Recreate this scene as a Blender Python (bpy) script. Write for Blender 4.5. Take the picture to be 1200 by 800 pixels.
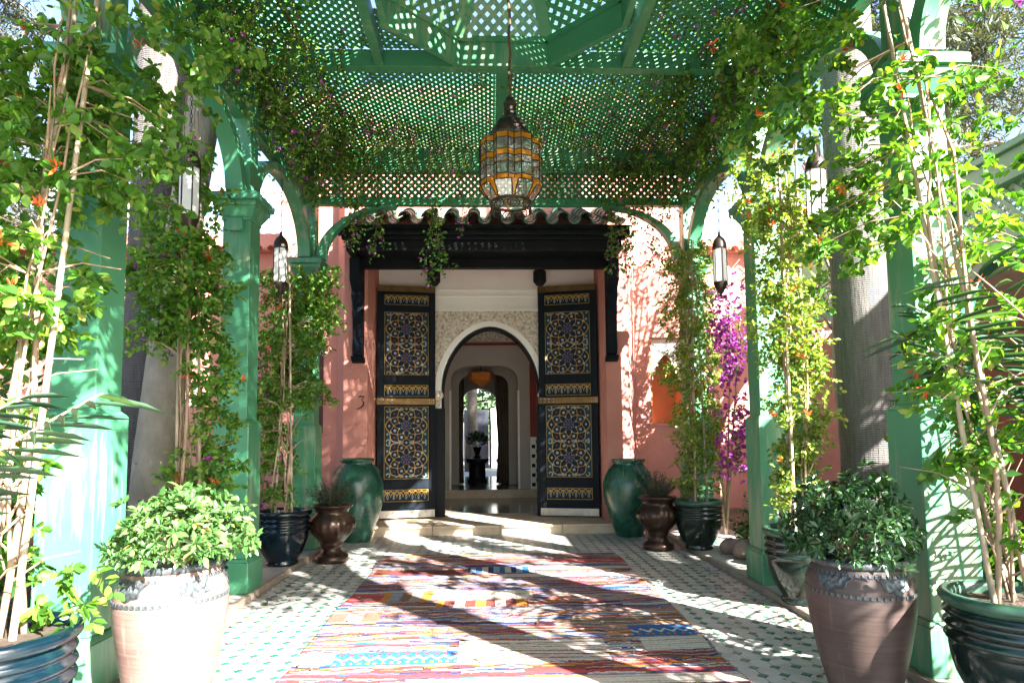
import bpy, math, random
import numpy as np
from mathutils import Vector, Matrix

for o in list(bpy.data.objects):
    bpy.data.objects.remove(o, do_unlink=True)
scene = bpy.context.scene
COL = scene.collection
RAD = math.radians

# ------------------------------------------------------------------ camera
cam_d = bpy.data.cameras.new('camera')
cam = bpy.data.objects.new('camera', cam_d)
COL.objects.link(cam)
cam_d.sensor_width = 36.0
cam_d.lens = 22.5
cam_d.shift_y = 0.045
cam_d.clip_start = 0.05
cam_d.clip_end = 2000
cam.matrix_world = (Matrix.Translation((0, 0, 1.4)) @ Matrix.Rotation(RAD(-1.95), 4, 'Z')
                    @ Matrix.Rotation(RAD(90 + 4.2), 4, 'X') @ Matrix.Rotation(RAD(-0.55), 4, 'Z'))
scene.camera = cam

# ------------------------------------------------------------------ sky, sun, exposure
SUN_EL, SUN_AZ = 32.0, 40.0          # sun behind the camera, over its right shoulder
world = bpy.data.worlds.new('World')
scene.world = world
world.use_nodes = True
wn = world.node_tree
wn.nodes.clear()
w_out = wn.nodes.new('ShaderNodeOutputWorld')
w_bg = wn.nodes.new('ShaderNodeBackground')
w_sky = wn.nodes.new('ShaderNodeTexSky')
w_sky.sky_type = 'NISHITA'
w_sky.sun_disc = False
w_sky.sun_elevation = RAD(SUN_EL)
w_sky.sun_rotation = RAD(180 - SUN_AZ)
w_sky.air_density = 1.0
w_sky.dust_density = 1.4
w_bg.inputs['Strength'].default_value = 0.06
wn.links.new(w_sky.outputs[0], w_bg.inputs['Color'])
wn.links.new(w_bg.outputs[0], w_out.inputs['Surface'])
sun_d = bpy.data.lights.new('sun', 'SUN')
sun_d.energy = 5.0
sun_d.angle = RAD(0.55)
sun_d.color = (1.0, 0.965, 0.91)
sun = bpy.data.objects.new('sun', sun_d)
COL.objects.link(sun)
_d = Vector((-math.sin(RAD(SUN_AZ)) * math.cos(RAD(SUN_EL)), math.cos(RAD(SUN_AZ)) * math.cos(RAD(SUN_EL)), -math.sin(RAD(SUN_EL))))
sun.rotation_euler = _d.to_track_quat('-Z', 'Y').to_euler()
sun.location = (6, -8, 9)
vs = scene.view_settings
vs.view_transform = 'Standard'
vs.look = 'None'
vs.gamma = 1.0
vs.use_curve_mapping = False
vs.exposure = 3.35
scene.render.engine = 'CYCLES'
scene.cycles.max_bounces = 8
scene.cycles.diffuse_bounces = 5
scene.cycles.glossy_bounces = 4
scene.cycles.transmission_bounces = 6
scene.cycles.transparent_max_bounces = 12
scene.cycles.sample_clamp_indirect = 6.0
scene.cycles.use_denoising = True

# ------------------------------------------------------------------ mesh helpers
R = random.Random(7)
NP = np.random.default_rng(11)


def link(o, parent=None):
    COL.objects.link(o)
    if parent is not None:
        o.parent = parent
    return o


def tag(o, label=None, cat=None, group=None, kind=None):
    if label: o['label'] = label
    if cat: o['category'] = cat
    if group: o['group'] = group
    if kind: o['kind'] = kind
    return o


def thing(name, label, cat, loc=(0, 0, 0), rz=0.0, group=None):
    o = bpy.data.objects.new(name, None)
    o.empty_display_size = 0.1
    o.location = loc
    o.rotation_euler = (0, 0, rz)
    link(o)
    return tag(o, label, cat, group)


def node(name, parent, loc=(0, 0, 0)):
    o = bpy.data.objects.new(name, None)
    o.empty_display_size = 0.1
    o.location = loc
    return link(o, parent)


class MB:
    """collects geometry for ONE mesh object"""
    def __init__(self):
        self.v = []; self.f = []

    def box(self, x0, x1, y0, y1, z0, z1):
        b = len(self.v)
        self.v += [(x0, y0, z0), (x1, y0, z0), (x1, y1, z0), (x0, y1, z0), (x0, y0, z1), (x1, y0, z1), (x1, y1, z1), (x0, y1, z1)]
        self.f += [(b, b+3, b+2, b+1), (b+4, b+5, b+6, b+7), (b, b+1, b+5, b+4), (b+1, b+2, b+6, b+5), (b+2, b+3, b+7, b+6), (b+3, b, b+4, b+7)]
        return self

    def cbox(self, cx, cy, cz, sx, sy, sz):
        return self.box(cx-sx/2, cx+sx/2, cy-sy/2, cy+sy/2, cz-sz/2, cz+sz/2)

    def frustum(self, cx, cy, z0, z1, a0, b0, a1, b1):
        b = len(self.v)
        self.v += [(cx-a0, cy-b0, z0), (cx+a0, cy-b0, z0), (cx+a0, cy+b0, z0), (cx-a0, cy+b0, z0),
                   (cx-a1, cy-b1, z1), (cx+a1, cy-b1, z1), (cx+a1, cy+b1, z1), (cx-a1, cy+b1, z1)]
        self.f += [(b, b+3, b+2, b+1), (b+4, b+5, b+6, b+7), (b, b+1, b+5, b+4), (b+1, b+2, b+6, b+5), (b+2, b+3, b+7, b+6), (b+3, b, b+4, b+7)]
        return self

    def bar(self, p, q, w, h, up=(0, 0, 1)):
        """rectangular bar from p to q: w across, h along up"""
        p, q, up = Vector(p), Vector(q), Vector(up)
        d = (q - p).normalized()
        s = d.cross(up)
        if s.length < 1e-6: s = d.cross(Vector((1, 0, 0)))
        s.normalize(); u = s.cross(d).normalized()
        b = len(self.v)
        for c in (p, q):
            for (i, j) in ((-1, -1), (1, -1), (1, 1), (-1, 1)):
                self.v.append(tuple(c + s*(i*w/2) + u*(j*h/2)))
        self.f += [(b, b+1, b+2, b+3), (b+7, b+6, b+5, b+4), (b, b+4, b+5, b+1), (b+1, b+5, b+6, b+2), (b+2, b+6, b+7, b+3), (b+3, b+7, b+4, b)]
        return self

    def tube(self, pts, rad, n=6, cap=True):
        pts = [Vector(p) for p in pts]
        if not hasattr(rad, '__len__'): rad = [rad]*len(pts)
        m = len(pts); b = len(self.v)
        ref = Vector((0.31, 0.95, 0.17))
        for i, p in enumerate(pts):
            t = (pts[min(i+1, m-1)] - pts[max(i-1, 0)])
            t = t.normalized() if t.length > 1e-9 else Vector((0, 0, 1))
            s = t.cross(ref)
            if s.length < 0.05: s = t.cross(Vector((1, 0, 0)))
            s.normalize(); u = t.cross(s)
            for k in range(n):
                a = 2*math.pi*k/n
                self.v.append(tuple(p + (s*math.cos(a) + u*math.sin(a))*rad[i]))
        for i in range(m-1):
            for k in range(n):
                k2 = (k+1) % n
                self.f.append((b+i*n+k, b+i*n+k2, b+(i+1)*n+k2, b+(i+1)*n+k))
        if cap:
            self.f.append(tuple(b+k for k in reversed(range(n))))
            self.f.append(tuple(b+(m-1)*n+k for k in range(n)))
        return self

    def lathe(self, prof, n=32, c=(0, 0, 0), rf=None, cap=True):
        b = len(self.v); m = len(prof)
        for i, (r, z) in enumerate(prof):
            for k in range(n):
                a = 2*math.pi*k/n
                rr = r * (rf(a, z) if rf else 1.0)
                self.v.append((c[0]+rr*math.cos(a), c[1]+rr*math.sin(a), c[2]+z))
        for i in range(m-1):
            for k in range(n):
                k2 = (k+1) % n
                self.f.append((b+i*n+k, b+i*n+k2, b+(i+1)*n+k2, b+(i+1)*n+k))
        if cap:
            self.f.append(tuple(b+k for k in reversed(range(n))))
            self.f.append(tuple(b+(m-1)*n+k for k in range(n)))
        return self

    def band(self, inner, outer, axis, d0, d1):
        """strip between two equally long 2-D polylines, extruded from d0 to d1. axis 'y': points are (x,z); axis 'x': points are (y,z)"""
        b = len(self.v); m = len(inner)
        def P(p, d): return (p[0], d, p[1]) if axis == 'y' else (d, p[0], p[1])
        for i in range(m):
            self.v += [P(inner[i], d0), P(outer[i], d0), P(inner[i], d1), P(outer[i], d1)]
        for i in range(m-1):
            a, c = b+4*i, b+4*i+4
            self.f += [(a, a+1, c+1, c), (a+2, c+2, c+3, a+3), (a, c, c+2, a+2), (a+1, a+3, c+3, c+1)]
        e = b+4*(m-1)
        self.f += [(b, b+2, b+3, b+1), (e, e+1, e+3, e+2)]
        return self

    def prism(self, poly, axis, d0, d1):
        b = len(self.v); m = len(poly)
        def P(p, d): return (p[0], d, p[1]) if axis == 'y' else ((d, p[0], p[1]) if axis == 'x' else (p[0], p[1], d))
        for p in poly: self.v.append(P(p, d0))
        for p in poly: self.v.append(P(p, d1))
        self.f.append(tuple(b+i for i in range(m)))
        self.f.append(tuple(b+m+i for i in reversed(range(m))))
        for i in range(m):
            j = (i+1) % m
            self.f.append((b+i, b+m+i, b+m+j, b+j))
        return self

    def mesh(self, name):
        me = bpy.data.meshes.new(name)
        me.from_pydata(self.v, [], self.f)
        me.validate()
        return me

    def build(self, name, mat, parent=None, smooth=False, bevel=0.0, fix=False):
        me = self.mesh(name)
        if fix:
            import bmesh
            bm = bmesh.new(); bm.from_mesh(me)
            bmesh.ops.recalc_face_normals(bm, faces=bm.faces)
            bm.to_mesh(me); bm.free()
        if mat: me.materials.append(mat)
        if smooth:
            me.shade_smooth()
            if smooth != 'all':
                me.set_sharp_from_angle(angle=RAD(40))
        o = bpy.data.objects.new(name, me)
        if bevel:
            md = o.modifiers.new('bevel', 'BEVEL')
            md.width = bevel; md.segments = 2; md.limit_method = 'ANGLE'; md.angle_limit = RAD(50)
        return link(o, parent)


def place(me, name, parent, loc=(0, 0, 0), rot=(0, 0, 0), sc=(1, 1, 1)):
    o = bpy.data.objects.new(name, me)
    o.location = loc; o.rotation_euler = rot; o.scale = sc
    return link(o, parent)


def copy_tree(o, parent=None):
    c = o.copy(); COL.objects.link(c); c.parent = parent
    for ch in list(o.children): copy_tree(ch, c)
    return c


def arch_pts(cx, hw, spring, rise, n=16, p=2.0, q=2.0):
    out = []
    for i in range(n+1):
        u = -1 + 2*i/n
        u = math.sin(u*math.pi/2)
        out.append((cx+hw*u, spring+rise*max(0.0, 1-abs(u)**p)**(1/q)))
    return out


def wall_arch(mb, x0, x1, z0, z1, y0, y1, cx, hw, spring, rise, n=24, p=2.0, q=2.0, axis='y'):
    """wall slab x0..x1, z0..z1 pierced by an arched doorway from z0 up"""
    pts = [(cx-hw, z0)] + arch_pts(cx, hw, spring, rise, n, p, q) + [(cx+hw, z0)]
    mb.band([(x0, z0), (x0, z1)], [(cx-hw, z0), (cx-hw, z1)], axis, y0, y1)
    mb.band([(cx+hw, z0), (cx+hw, z1)], [(x1, z0), (x1, z1)], axis, y0, y1)
    mid = pts[1:-1]
    mb.band(mid, [(p_[0], z1) for p_ in mid], axis, y0, y1)
    return pts


def paint_grid(name, fn, w, h, nx, ny, mat, parent, to3d, domain='FACE'):
    """a sheet of nx x ny cells whose own colours fn(u,v) (metres) are stored per cell"""
    us = np.linspace(0, w, nx+1); vsn = np.linspace(0, h, ny+1)
    U, V = np.meshgrid(us, vsn)
    co = to3d(U.ravel(), V.ravel()).astype(np.float32)
    idx = np.arange((nx+1)*(ny+1)).reshape(ny+1, nx+1)
    fa = np.stack([idx[:-1, :-1], idx[:-1, 1:], idx[1:, 1:], idx[1:, :-1]], -1).reshape(-1, 4).astype(np.int32)
    me = fast_mesh(name, co, fa)
    uc = (us[:-1]+us[1:])/2; vc = (vsn[:-1]+vsn[1:])/2
    UC, VC = np.meshgrid(uc, vc)
    rgb = fn(UC.ravel(), VC.ravel())
    at = me.attributes.new('paint', 'FLOAT_COLOR', 'FACE')
    at.data.foreach_set('color', np.concatenate([rgb, np.ones((len(rgb), 1))], 1).astype(np.float32).ravel())
    me.materials.append(mat)
    o = bpy.data.objects.new(name, me)
    return link(o, parent)


def fast_mesh(name, co, fa):
    me = bpy.data.meshes.new(name)
    n = fa.shape[1]
    me.vertices.add(len(co)); me.vertices.foreach_set('co', np.ascontiguousarray(co, np.float32).ravel())
    me.loops.add(fa.size); me.loops.foreach_set('vertex_index', np.ascontiguousarray(fa, np.int32).ravel())
    me.polygons.add(len(fa))
    me.polygons.foreach_set('loop_start', np.arange(0, fa.size, n, dtype=np.int32))
    me.polygons.foreach_set('loop_total', np.full(len(fa), n, np.int32))
    me.update(calc_edges=True)
    return me


def nrm(a):
    return a/np.maximum(np.linalg.norm(a, axis=-1, keepdims=True), 1e-9)


def leaf_mesh(name, P, D, L, mat, parent, aspect=0.45, fold=0.25, curl=0.0, upbias=0.7, rng=NP, var=None, lump=1.0):
    """one mesh of many leaves: base points P, axis directions D, lengths L"""
    n = len(P)
    U = nrm(np.asarray(D, float))
    N0 = rng.normal(size=(n, 3)) + np.array([0, 0, upbias*2])
    N = nrm(N0 - (N0*U).sum(-1, keepdims=True)*U)
    S = np.cross(U, N)
    L = np.broadcast_to(np.asarray(L, float), (n,))[:, None]
    W = L*aspect*0.5
    t = [(0, 0), (-0.82, 0.28), (-0.9*lump, 0.66), (0, 1.0), (0.9*lump, 0.66), (0.82, 0.28)]
    vv = np.zeros((n, 6, 3))
    for i, (a, b) in enumerate(t):
        vv[:, i] = P + U*L*b + S*W*a + N*(W*fold*abs(a) - L*curl*b*b)
    base = (np.arange(n)*6)[:, None]
    f1 = base + np.array([0, 3, 2, 1]); f2 = base + np.array([0, 5, 4, 3])
    fa = np.stack([f1, f2], 1).reshape(-1, 4)
    me = fast_mesh(name, vv.reshape(-1, 3), fa)
    v = rng.random(n) if var is None else var
    at = me.attributes.new('var', 'FLOAT', 'FACE')
    at.data.foreach_set('value', np.repeat(v, 2).astype(np.float32))
    me.materials.append(mat)
    o = bpy.data.objects.new(name, me)
    return link(o, parent)
# ------------------------------------------------------------------ materials
def mat_new(name):
    m = bpy.data.materials.new(name)
    m.use_nodes = True
    nt = m.node_tree
    return m, nt, nt.nodes['Principled BSDF']


def nd(nt, kind, **kw):
    n = nt.nodes.new(kind)
    for k, v in kw.items():
        if k in n.inputs: n.inputs[k].default_value = v
        else: setattr(n, k, v)
    return n


def coords(nt, scale=(1, 1, 1), space='Object'):
    tc = nt.nodes.new('ShaderNodeTexCoord')
    mp = nt.nodes.new('ShaderNodeMapping')
    mp.inputs['Scale'].default_value = scale
    nt.links.new(tc.outputs[space], mp.inputs['Vector'])
    return mp.outputs[0]


def world_coords(nt, scale=(1, 1, 1)):
    g = nt.nodes.new('ShaderNodeNewGeometry')
    mp = nt.nodes.new('ShaderNodeMapping')
    mp.inputs['Scale'].default_value = scale
    nt.links.new(g.outputs['Position'], mp.inputs['Vector'])
    return mp.outputs[0]


def noise(nt, vec, scale, detail=4.0, rough=0.55):
    n = nd(nt, 'ShaderNodeTexNoise', Scale=scale, Detail=detail, Roughness=rough)
    nt.links.new(vec, n.inputs['Vector'])
    return n.outputs['Fac']


def ramp(nt, fac, stops):
    r = nt.nodes.new('ShaderNodeValToRGB')
    el = r.color_ramp.elements
    while len(el) < len(stops): el.new(0.5)
    for e, (p, c) in zip(el, stops):
        e.position = p
        e.color = (*c, 1.0) if len(c) == 3 else c
    nt.links.new(fac, r.inputs['Fac'])
    return r.outputs['Color']


def mixc(nt, fac, a, b, blend='MIX'):
    m = nt.nodes.new('ShaderNodeMix'); m.data_type = 'RGBA'; m.blend_type = blend
    for sock, v in ((m.inputs[0], fac), (m.inputs[6], a), (m.inputs[7], b)):
        if isinstance(v, bpy.types.NodeSocket): nt.links.new(v, sock)
        elif isinstance(v, (int, float)): sock.default_value = v
        else: sock.default_value = (*v, 1.0)
    return m.outputs[2]


def bump(nt, bsdf, h, strength=0.3, dist=0.01):
    b = nd(nt, 'ShaderNodeBump', Strength=strength, Distance=dist)
    nt.links.new(h, b.inputs['Height'])
    nt.links.new(b.outputs[0], bsdf.inputs['Normal'])


def surf(name, c1, c2, scale=3.0, rough=0.6, bumps=0.2, bdist=0.005, bscale=40.0, stretch=(1, 1, 1), metal=0.0, spec=0.5, coat=0.0, obj=False, detail=5.0):
    """two-tone noisy surface with fine relief"""
    m, nt, b = mat_new(name)
    v = coords(nt, stretch) if obj else world_coords(nt, stretch)
    f = noise(nt, v, scale, detail, 0.6)
    col = ramp(nt, f, [(0.3, c1), (0.7, c2)])
    nt.links.new(col, b.inputs['Base Color'])
    b.inputs['Metallic'].default_value = metal
    b.inputs['Specular IOR Level'].default_value = spec
    b.inputs['Coat Weight'].default_value = coat
    f2 = noise(nt, v, bscale, 4.0, 0.6)
    r = nd(nt, 'ShaderNodeMapRange'); nt.links.new(f2, r.inputs['Value'])
    r.inputs['To Min'].default_value = max(0.02, rough-0.1); r.inputs['To Max'].default_value = min(1, rough+0.12)
    nt.links.new(r.outputs[0], b.inputs['Roughness'])
    if bumps: bump(nt, b, f2, bumps, bdist)
    return m


def leaf_mat(name, stops, rough=0.42, trans=0.35, tint=1.5, spec=0.4):
    m, nt, b = mat_new(name)
    at = nd(nt, 'ShaderNodeAttribute', attribute_name='var')
    col = ramp(nt, at.outputs['Fac'], stops)
    nt.links.new(col, b.inputs['Base Color'])
    b.inputs['Roughness'].default_value = rough
    b.inputs['Specular IOR Level'].default_value = spec
    tr = nt.nodes.new('ShaderNodeBsdfTranslucent')
    tc = mixc(nt, 1.0, col, (tint, tint*0.95, 0.35), 'MULTIPLY')
    nt.links.new(tc, tr.inputs['Color'])
    mx = nt.nodes.new('ShaderNodeMixShader'); mx.inputs[0].default_value = trans
    nt.links.new(b.outputs[0], mx.inputs[1]); nt.links.new(tr.outputs[0], mx.inputs[2])
    nt.links.new(mx.outputs[0], nt.nodes['Material Output'].inputs['Surface'])
    return m


def paint_mat(name, rough=0.5, bscale=0, bstr=0.3, spec=0.3, stretch=(1, 1, 1), soil=0.0):
    m, nt, b = mat_new(name)
    at = nd(nt, 'ShaderNodeAttribute', attribute_name='paint')
    c = at.outputs['Color']
    if bscale or soil:
        f = noise(nt, world_coords(nt, stretch), bscale or 5, 3.0, 0.6)
        if soil:
            s = ramp(nt, f, [(0.3, (1-soil,)*3), (0.7, (1, 1, 1))])
            c = mixc(nt, 1.0, c, s, 'MULTIPLY')
        if bscale: bump(nt, b, f, bstr, 0.004)
    nt.links.new(c, b.inputs['Base Color'])
    b.inputs['Roughness'].default_value = rough
    b.inputs['Specular IOR Level'].default_value = spec
    return m


M = {}
# green pergola paint, with peeled and dusty streaks
def make_green(name, base, alt, worn, wear=0.62):
    m, nt, b = mat_new(name)
    v = world_coords(nt, (1, 1, 1))
    n1 = noise(nt, v, 2.2, 5.0, 0.6)
    c = ramp(nt, n1, [(0.3, base), (0.7, alt)])
    vs_ = world_coords(nt, (9, 9, 1.1))
    n2 = noise(nt, vs_, 1.6, 6.0, 0.65)
    n3 = noise(nt, v, 0.8, 2.0, 0.5)
    mm = nd(nt, 'ShaderNodeMath', operation='MULTIPLY'); nt.links.new(n2, mm.inputs[0]); nt.links.new(n3, mm.inputs[1])
    k = ramp(nt, mm.outputs[0], [(wear*0.55, (0, 0, 0)), (wear*0.55+0.08, (0.55, 0.55, 0.55))])
    c2 = mixc(nt, k, c, worn)
    nt.links.new(c2, b.inputs['Base Color'])
    b.inputs['Roughness'].default_value = 0.42
    n4 = noise(nt, v, 60, 3.0, 0.6)
    bump(nt, b, n4, 0.12, 0.003)
    return m
M['green'] = make_green('green_paint', (0.042, 0.200, 0.100), (0.068, 0.255, 0.135), (0.30, 0.30, 0.20), 0.50)
M['green_wood'] = make_green('green_wood_paint', (0.028, 0.165, 0.072), (0.045, 0.215, 0.098), (0.20, 0.28, 0.14), 0.56)
M['arcade'] = make_green('arcade_green_paint', (0.03, 0.17, 0.105), (0.045, 0.21, 0.13), (0.12, 0.25, 0.16))
M['arcade_pale'] = make_green('arcade_pale_paint', (0.10, 0.27, 0.16), (0.13, 0.31, 0.19), (0.22, 0.34, 0.22))
M['pink'] = surf('pink_plaster', (0.46, 0.185, 0.145), (0.56, 0.245, 0.195), 1.4, 0.85, 0.35, 0.006, 38)
def make_plaster(name, c1, c2, stain, pale):
    m, nt, b = mat_new(name)
    v = world_coords(nt)
    c = ramp(nt, noise(nt, v, 1.1, 6.0, 0.65), [(0.3, c1), (0.7, c2)])
    st = noise(nt, world_coords(nt, (5, 5, 0.5)), 1.7, 6.0, 0.7)
    c = mixc(nt, ramp(nt, st, [(0.56, (0, 0, 0)), (0.74, (0.5, 0.5, 0.5))]), c, stain)
    bl = noise(nt, v, 4.5, 7.0, 0.7)
    c = mixc(nt, ramp(nt, bl, [(0.60, (0, 0, 0)), (0.72, (0.42, 0.42, 0.42))]), c, pale)
    nt.links.new(c, b.inputs['Base Color'])
    b.inputs['Roughness'].default_value = 0.88
    h1 = noise(nt, v, 34, 4.0, 0.6); h2 = noise(nt, world_coords(nt, (1, 1, 2.5)), 5, 4.0, 0.6)
    s = nd(nt, 'ShaderNodeMath', operation='ADD'); nt.links.new(h1, s.inputs[0]); nt.links.new(h2, s.inputs[1])
    bump(nt, b, s.outputs[0], 0.5, 0.012)
    return m
M['pink'] = make_plaster('pink_plaster', (0.44, 0.175, 0.135), (0.56, 0.245, 0.195), (0.33, 0.15, 0.125), (0.60, 0.34, 0.28))
M['orange'] = surf('bounce_lit_plaster', (0.50, 0.18, 0.075), (0.56, 0.22, 0.10), 1.4, 0.85, 0.3, 0.006, 38)  # warm bounce light of the window reveal put into the plaster colour
M['arcade_wall'] = surf('dark_brick_red_plaster', (0.13, 0.045, 0.032), (0.19, 0.07, 0.05), 1.4, 0.85, 0.3, 0.006, 38)
M['red_wall'] = surf('deep_red_plaster', (0.20, 0.022, 0.018), (0.26, 0.03, 0.024), 1.4, 0.7, 0.2, 0.006, 38)
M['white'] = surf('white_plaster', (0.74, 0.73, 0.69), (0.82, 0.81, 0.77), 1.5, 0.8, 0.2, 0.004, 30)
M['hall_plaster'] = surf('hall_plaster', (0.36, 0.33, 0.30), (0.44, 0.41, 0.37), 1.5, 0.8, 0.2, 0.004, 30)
M['court_bark'] = surf('courtyard_palm_bark', (0.05, 0.04, 0.03), (0.14, 0.11, 0.08), 9, 0.9, 0.8, 0.02, 22, (1, 1, 2.5))
M['white_trim'] = surf('white_paint', (0.74, 0.74, 0.72), (0.80, 0.80, 0.78), 2, 0.55, 0.1, 0.003, 40)
M['black_wood'] = surf('black_painted_wood', (0.004, 0.006, 0.008), (0.009, 0.011, 0.014), 4, 0.5, 0.25, 0.003, 25, (1, 1, 0.15), spec=0.15)
M['navy_wood'] = surf('dark_navy_wood', (0.004, 0.007, 0.011), (0.008, 0.012, 0.018), 4, 0.55, 0.2, 0.003, 25, (1, 1, 0.12), spec=0.10)
M['brass'] = surf('aged_brass', (0.09, 0.055, 0.025), (0.17, 0.105, 0.045), 9, 0.42, 0.2, 0.002, 60, metal=0.85)
M['steel'] = surf('worn_pewter', (0.30, 0.28, 0.25), (0.42, 0.40, 0.37), 9, 0.4, 0.2, 0.002, 60, metal=0.8)
M['iron'] = surf('dark_iron', (0.02, 0.015, 0.012), (0.05, 0.035, 0.025), 12, 0.45, 0.25, 0.002, 80, metal=0.6)
M['bronze'] = surf('dark_bronze_glaze', (0.022, 0.012, 0.008), (0.065, 0.036, 0.022), 5, 0.30, 0.25, 0.003, 45, metal=0.45, obj=True)
M['terracotta'] = None
M['shutter'] = surf('brown_shutter_wood', (0.06, 0.018, 0.012), (0.10, 0.03, 0.02), 4, 0.5, 0.3, 0.004, 20, (6, 6, 0.6))
M['stone'] = surf('step_limestone', (0.40, 0.30, 0.20), (0.56, 0.45, 0.33), 4, 0.65, 0.3, 0.004, 30)
M['marble'] = surf('polished_floor_marble', (0.19, 0.17, 0.145), (0.30, 0.27, 0.23), 1.2, 0.12, 0.0, spec=0.6)
M['kerb'] = surf('kerb_stone', (0.20, 0.155, 0.12), (0.32, 0.26, 0.20), 5, 0.8, 0.4, 0.006, 35)
M['strip'] = surf('side_paving', (0.27, 0.25, 0.215), (0.38, 0.35, 0.30), 3, 0.75, 0.3, 0.004, 30)
M['grout'] = surf('grout', (0.22, 0.19, 0.155), (0.32, 0.275, 0.23), 8, 0.9, 0.3, 0.003, 60)
M['soil'] = surf('dark_soil', (0.035, 0.022, 0.014), (0.085, 0.055, 0.034), 6, 0.95, 0.8, 0.03, 30)
M['ground'] = surf('garden_earth', (0.07, 0.05, 0.03), (0.14, 0.10, 0.06), 0.6, 0.95, 0.8, 0.03, 12)
M['boulder'] = surf('brown_field_stone', (0.16, 0.10, 0.075), (0.30, 0.21, 0.16), 5, 0.85, 0.5, 0.01, 24)
M['palm_bark'] = None
M['bark'] = surf('grey_smooth_bark', (0.17, 0.15, 0.115), (0.31, 0.275, 0.215), 5, 0.9, 1.0, 0.02, 14, (1, 1, 0.6))
M['pine_bark'] = surf('pale_conifer_bark', (0.09, 0.07, 0.055), (0.18, 0.15, 0.12), 7, 0.9, 0.7, 0.02, 16, (1, 1, 0.35))
M['cane'] = surf('bamboo_cane', (0.24, 0.19, 0.12), (0.38, 0.31, 0.21), 10, 0.6, 0.3, 0.002, 40, (1, 1, 0.3))
M['stem'] = surf('woody_vine_stem', (0.19, 0.125, 0.075), (0.36, 0.26, 0.17), 12, 0.8, 0.5, 0.003, 50, (1, 1, 0.4))
M['twig'] = surf('dry_brown_twig', (0.05, 0.035, 0.018), (0.11, 0.075, 0.04), 12, 0.85, 0.3, 0.003, 50)
M['roof_tile'] = surf('green_glazed_roof_tile', (0.010, 0.065, 0.042), (0.07, 0.17, 0.12), 6, 0.6, 0.3, 0.004, 30)
M['terra_tile'] = surf('terracotta_roof_tile', (0.42, 0.15, 0.08), (0.55, 0.24, 0.14), 6, 0.8, 0.3, 0.004, 30)
M['curtain'] = surf('brown_curtain_cloth', (0.075, 0.055, 0.04), (0.11, 0.085, 0.06), 8, 0.85, 0.3, 0.004, 60)
M['dark_wall'] = surf('dark_blue_board_paint', (0.018, 0.02, 0.03), (0.03, 0.033, 0.045), 2, 0.8, 0.1)
M['amber_shade'] = surf('orange_lamp_parchment', (0.55, 0.17, 0.03), (0.68, 0.25, 0.05), 5, 0.6, 0.1)
M['glaze_rim'] = surf('worn_green_glaze_rim', (0.008, 0.04, 0.026), (0.045, 0.11, 0.065), 7, 0.3, 0.2, 0.003, 30)

# dotted glazed pots: dark teal-green with runs
def make_glaze(name, stops, rough, zst=0.35, rscale=3.0):
    m, nt, b = mat_new(name)
    v = coords(nt, (1, 1, zst))
    n1 = noise(nt, v, 5, 6.0, 0.65)
    c = ramp(nt, n1, stops)
    nt.links.new(c, b.inputs['Base Color'])
    v2 = coords(nt)
    n2 = noise(nt, v2, rscale, 4.0, 0.6)
    r = nd(nt, 'ShaderNodeMapRange'); nt.links.new(n2, r.inputs['Value'])
    r.inputs['From Min'].default_value = 0.35; r.inputs['From Max'].default_value = 0.7
    r.inputs['To Min'].default_value = rough; r.inputs['To Max'].default_value = rough+0.22
    nt.links.new(r.outputs[0], b.inputs['Roughness'])
    n3 = noise(nt, v2, 14, 3.0, 0.6)
    bump(nt, b, n3, 0.25, 0.006)
    b.inputs['Specular IOR Level'].default_value = 0.6
    return m
M['pot_glaze'] = make_glaze('dark_green_pot_glaze', [(0.3, (0.001, 0.005, 0.004)), (0.6, (0.003, 0.014, 0.011)), (0.85, (0.012, 0.045, 0.03))], 0.08)
M['pot_glaze_blue'] = make_glaze('dark_teal_pot_glaze', [(0.3, (0.001, 0.003, 0.006)), (0.6, (0.002, 0.010, 0.016)), (0.85, (0.008, 0.036, 0.034))], 0.08)
M['pot_glaze_black'] = make_glaze('black_green_pot_glaze', [(0.3, (0.003, 0.007, 0.005)), (0.6, (0.008, 0.018, 0.012)), (0.85, (0.03, 0.045, 0.03))], 0.1)
M['jar_glaze'] = make_glaze('green_jar_glaze', [(0.32, (0.006, 0.032, 0.020)), (0.52, (0.014, 0.080, 0.050)), (0.72, (0.07, 0.13, 0.08))], 0.2, 0.8)

def make_terracotta(name='brown_terracotta', k=1.0):
    m, nt, b = mat_new(name)
    v = coords(nt)
    n1 = noise(nt, v, 3.0, 5.0, 0.6)
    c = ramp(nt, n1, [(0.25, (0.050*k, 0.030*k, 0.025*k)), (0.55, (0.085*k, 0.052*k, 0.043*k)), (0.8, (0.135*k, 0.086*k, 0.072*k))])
    v2 = coords(nt, (2, 2, 40))
    n2 = noise(nt, v2, 2.0, 3.0, 0.5)
    c = mixc(nt, 0.35, c, ramp(nt, n2, [(0.35, (0.048*k, 0.028*k, 0.023*k)), (0.7, (0.14*k, 0.09*k, 0.075*k))]))
    v3 = coords(nt, (8, 8, 0.7))
    n3 = noise(nt, v3, 2.5, 4.0, 0.6)
    c = mixc(nt, ramp(nt, n3, [(0.58, (0, 0, 0)), (0.75, (0.45, 0.45, 0.45))]), c, (0.24*k, 0.165*k, 0.14*k))
    nt.links.new(c, b.inputs['Base Color'])
    b.inputs['Roughness'].default_value = 0.55
    bump(nt, b, n2, 0.12, 0.003)
    return m
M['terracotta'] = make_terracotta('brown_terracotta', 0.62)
M['terracotta_sunlit'] = make_terracotta('sunlit_terracotta', 2.1)  # same clay made paler: sunlight on the left pot put into its colour
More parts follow.
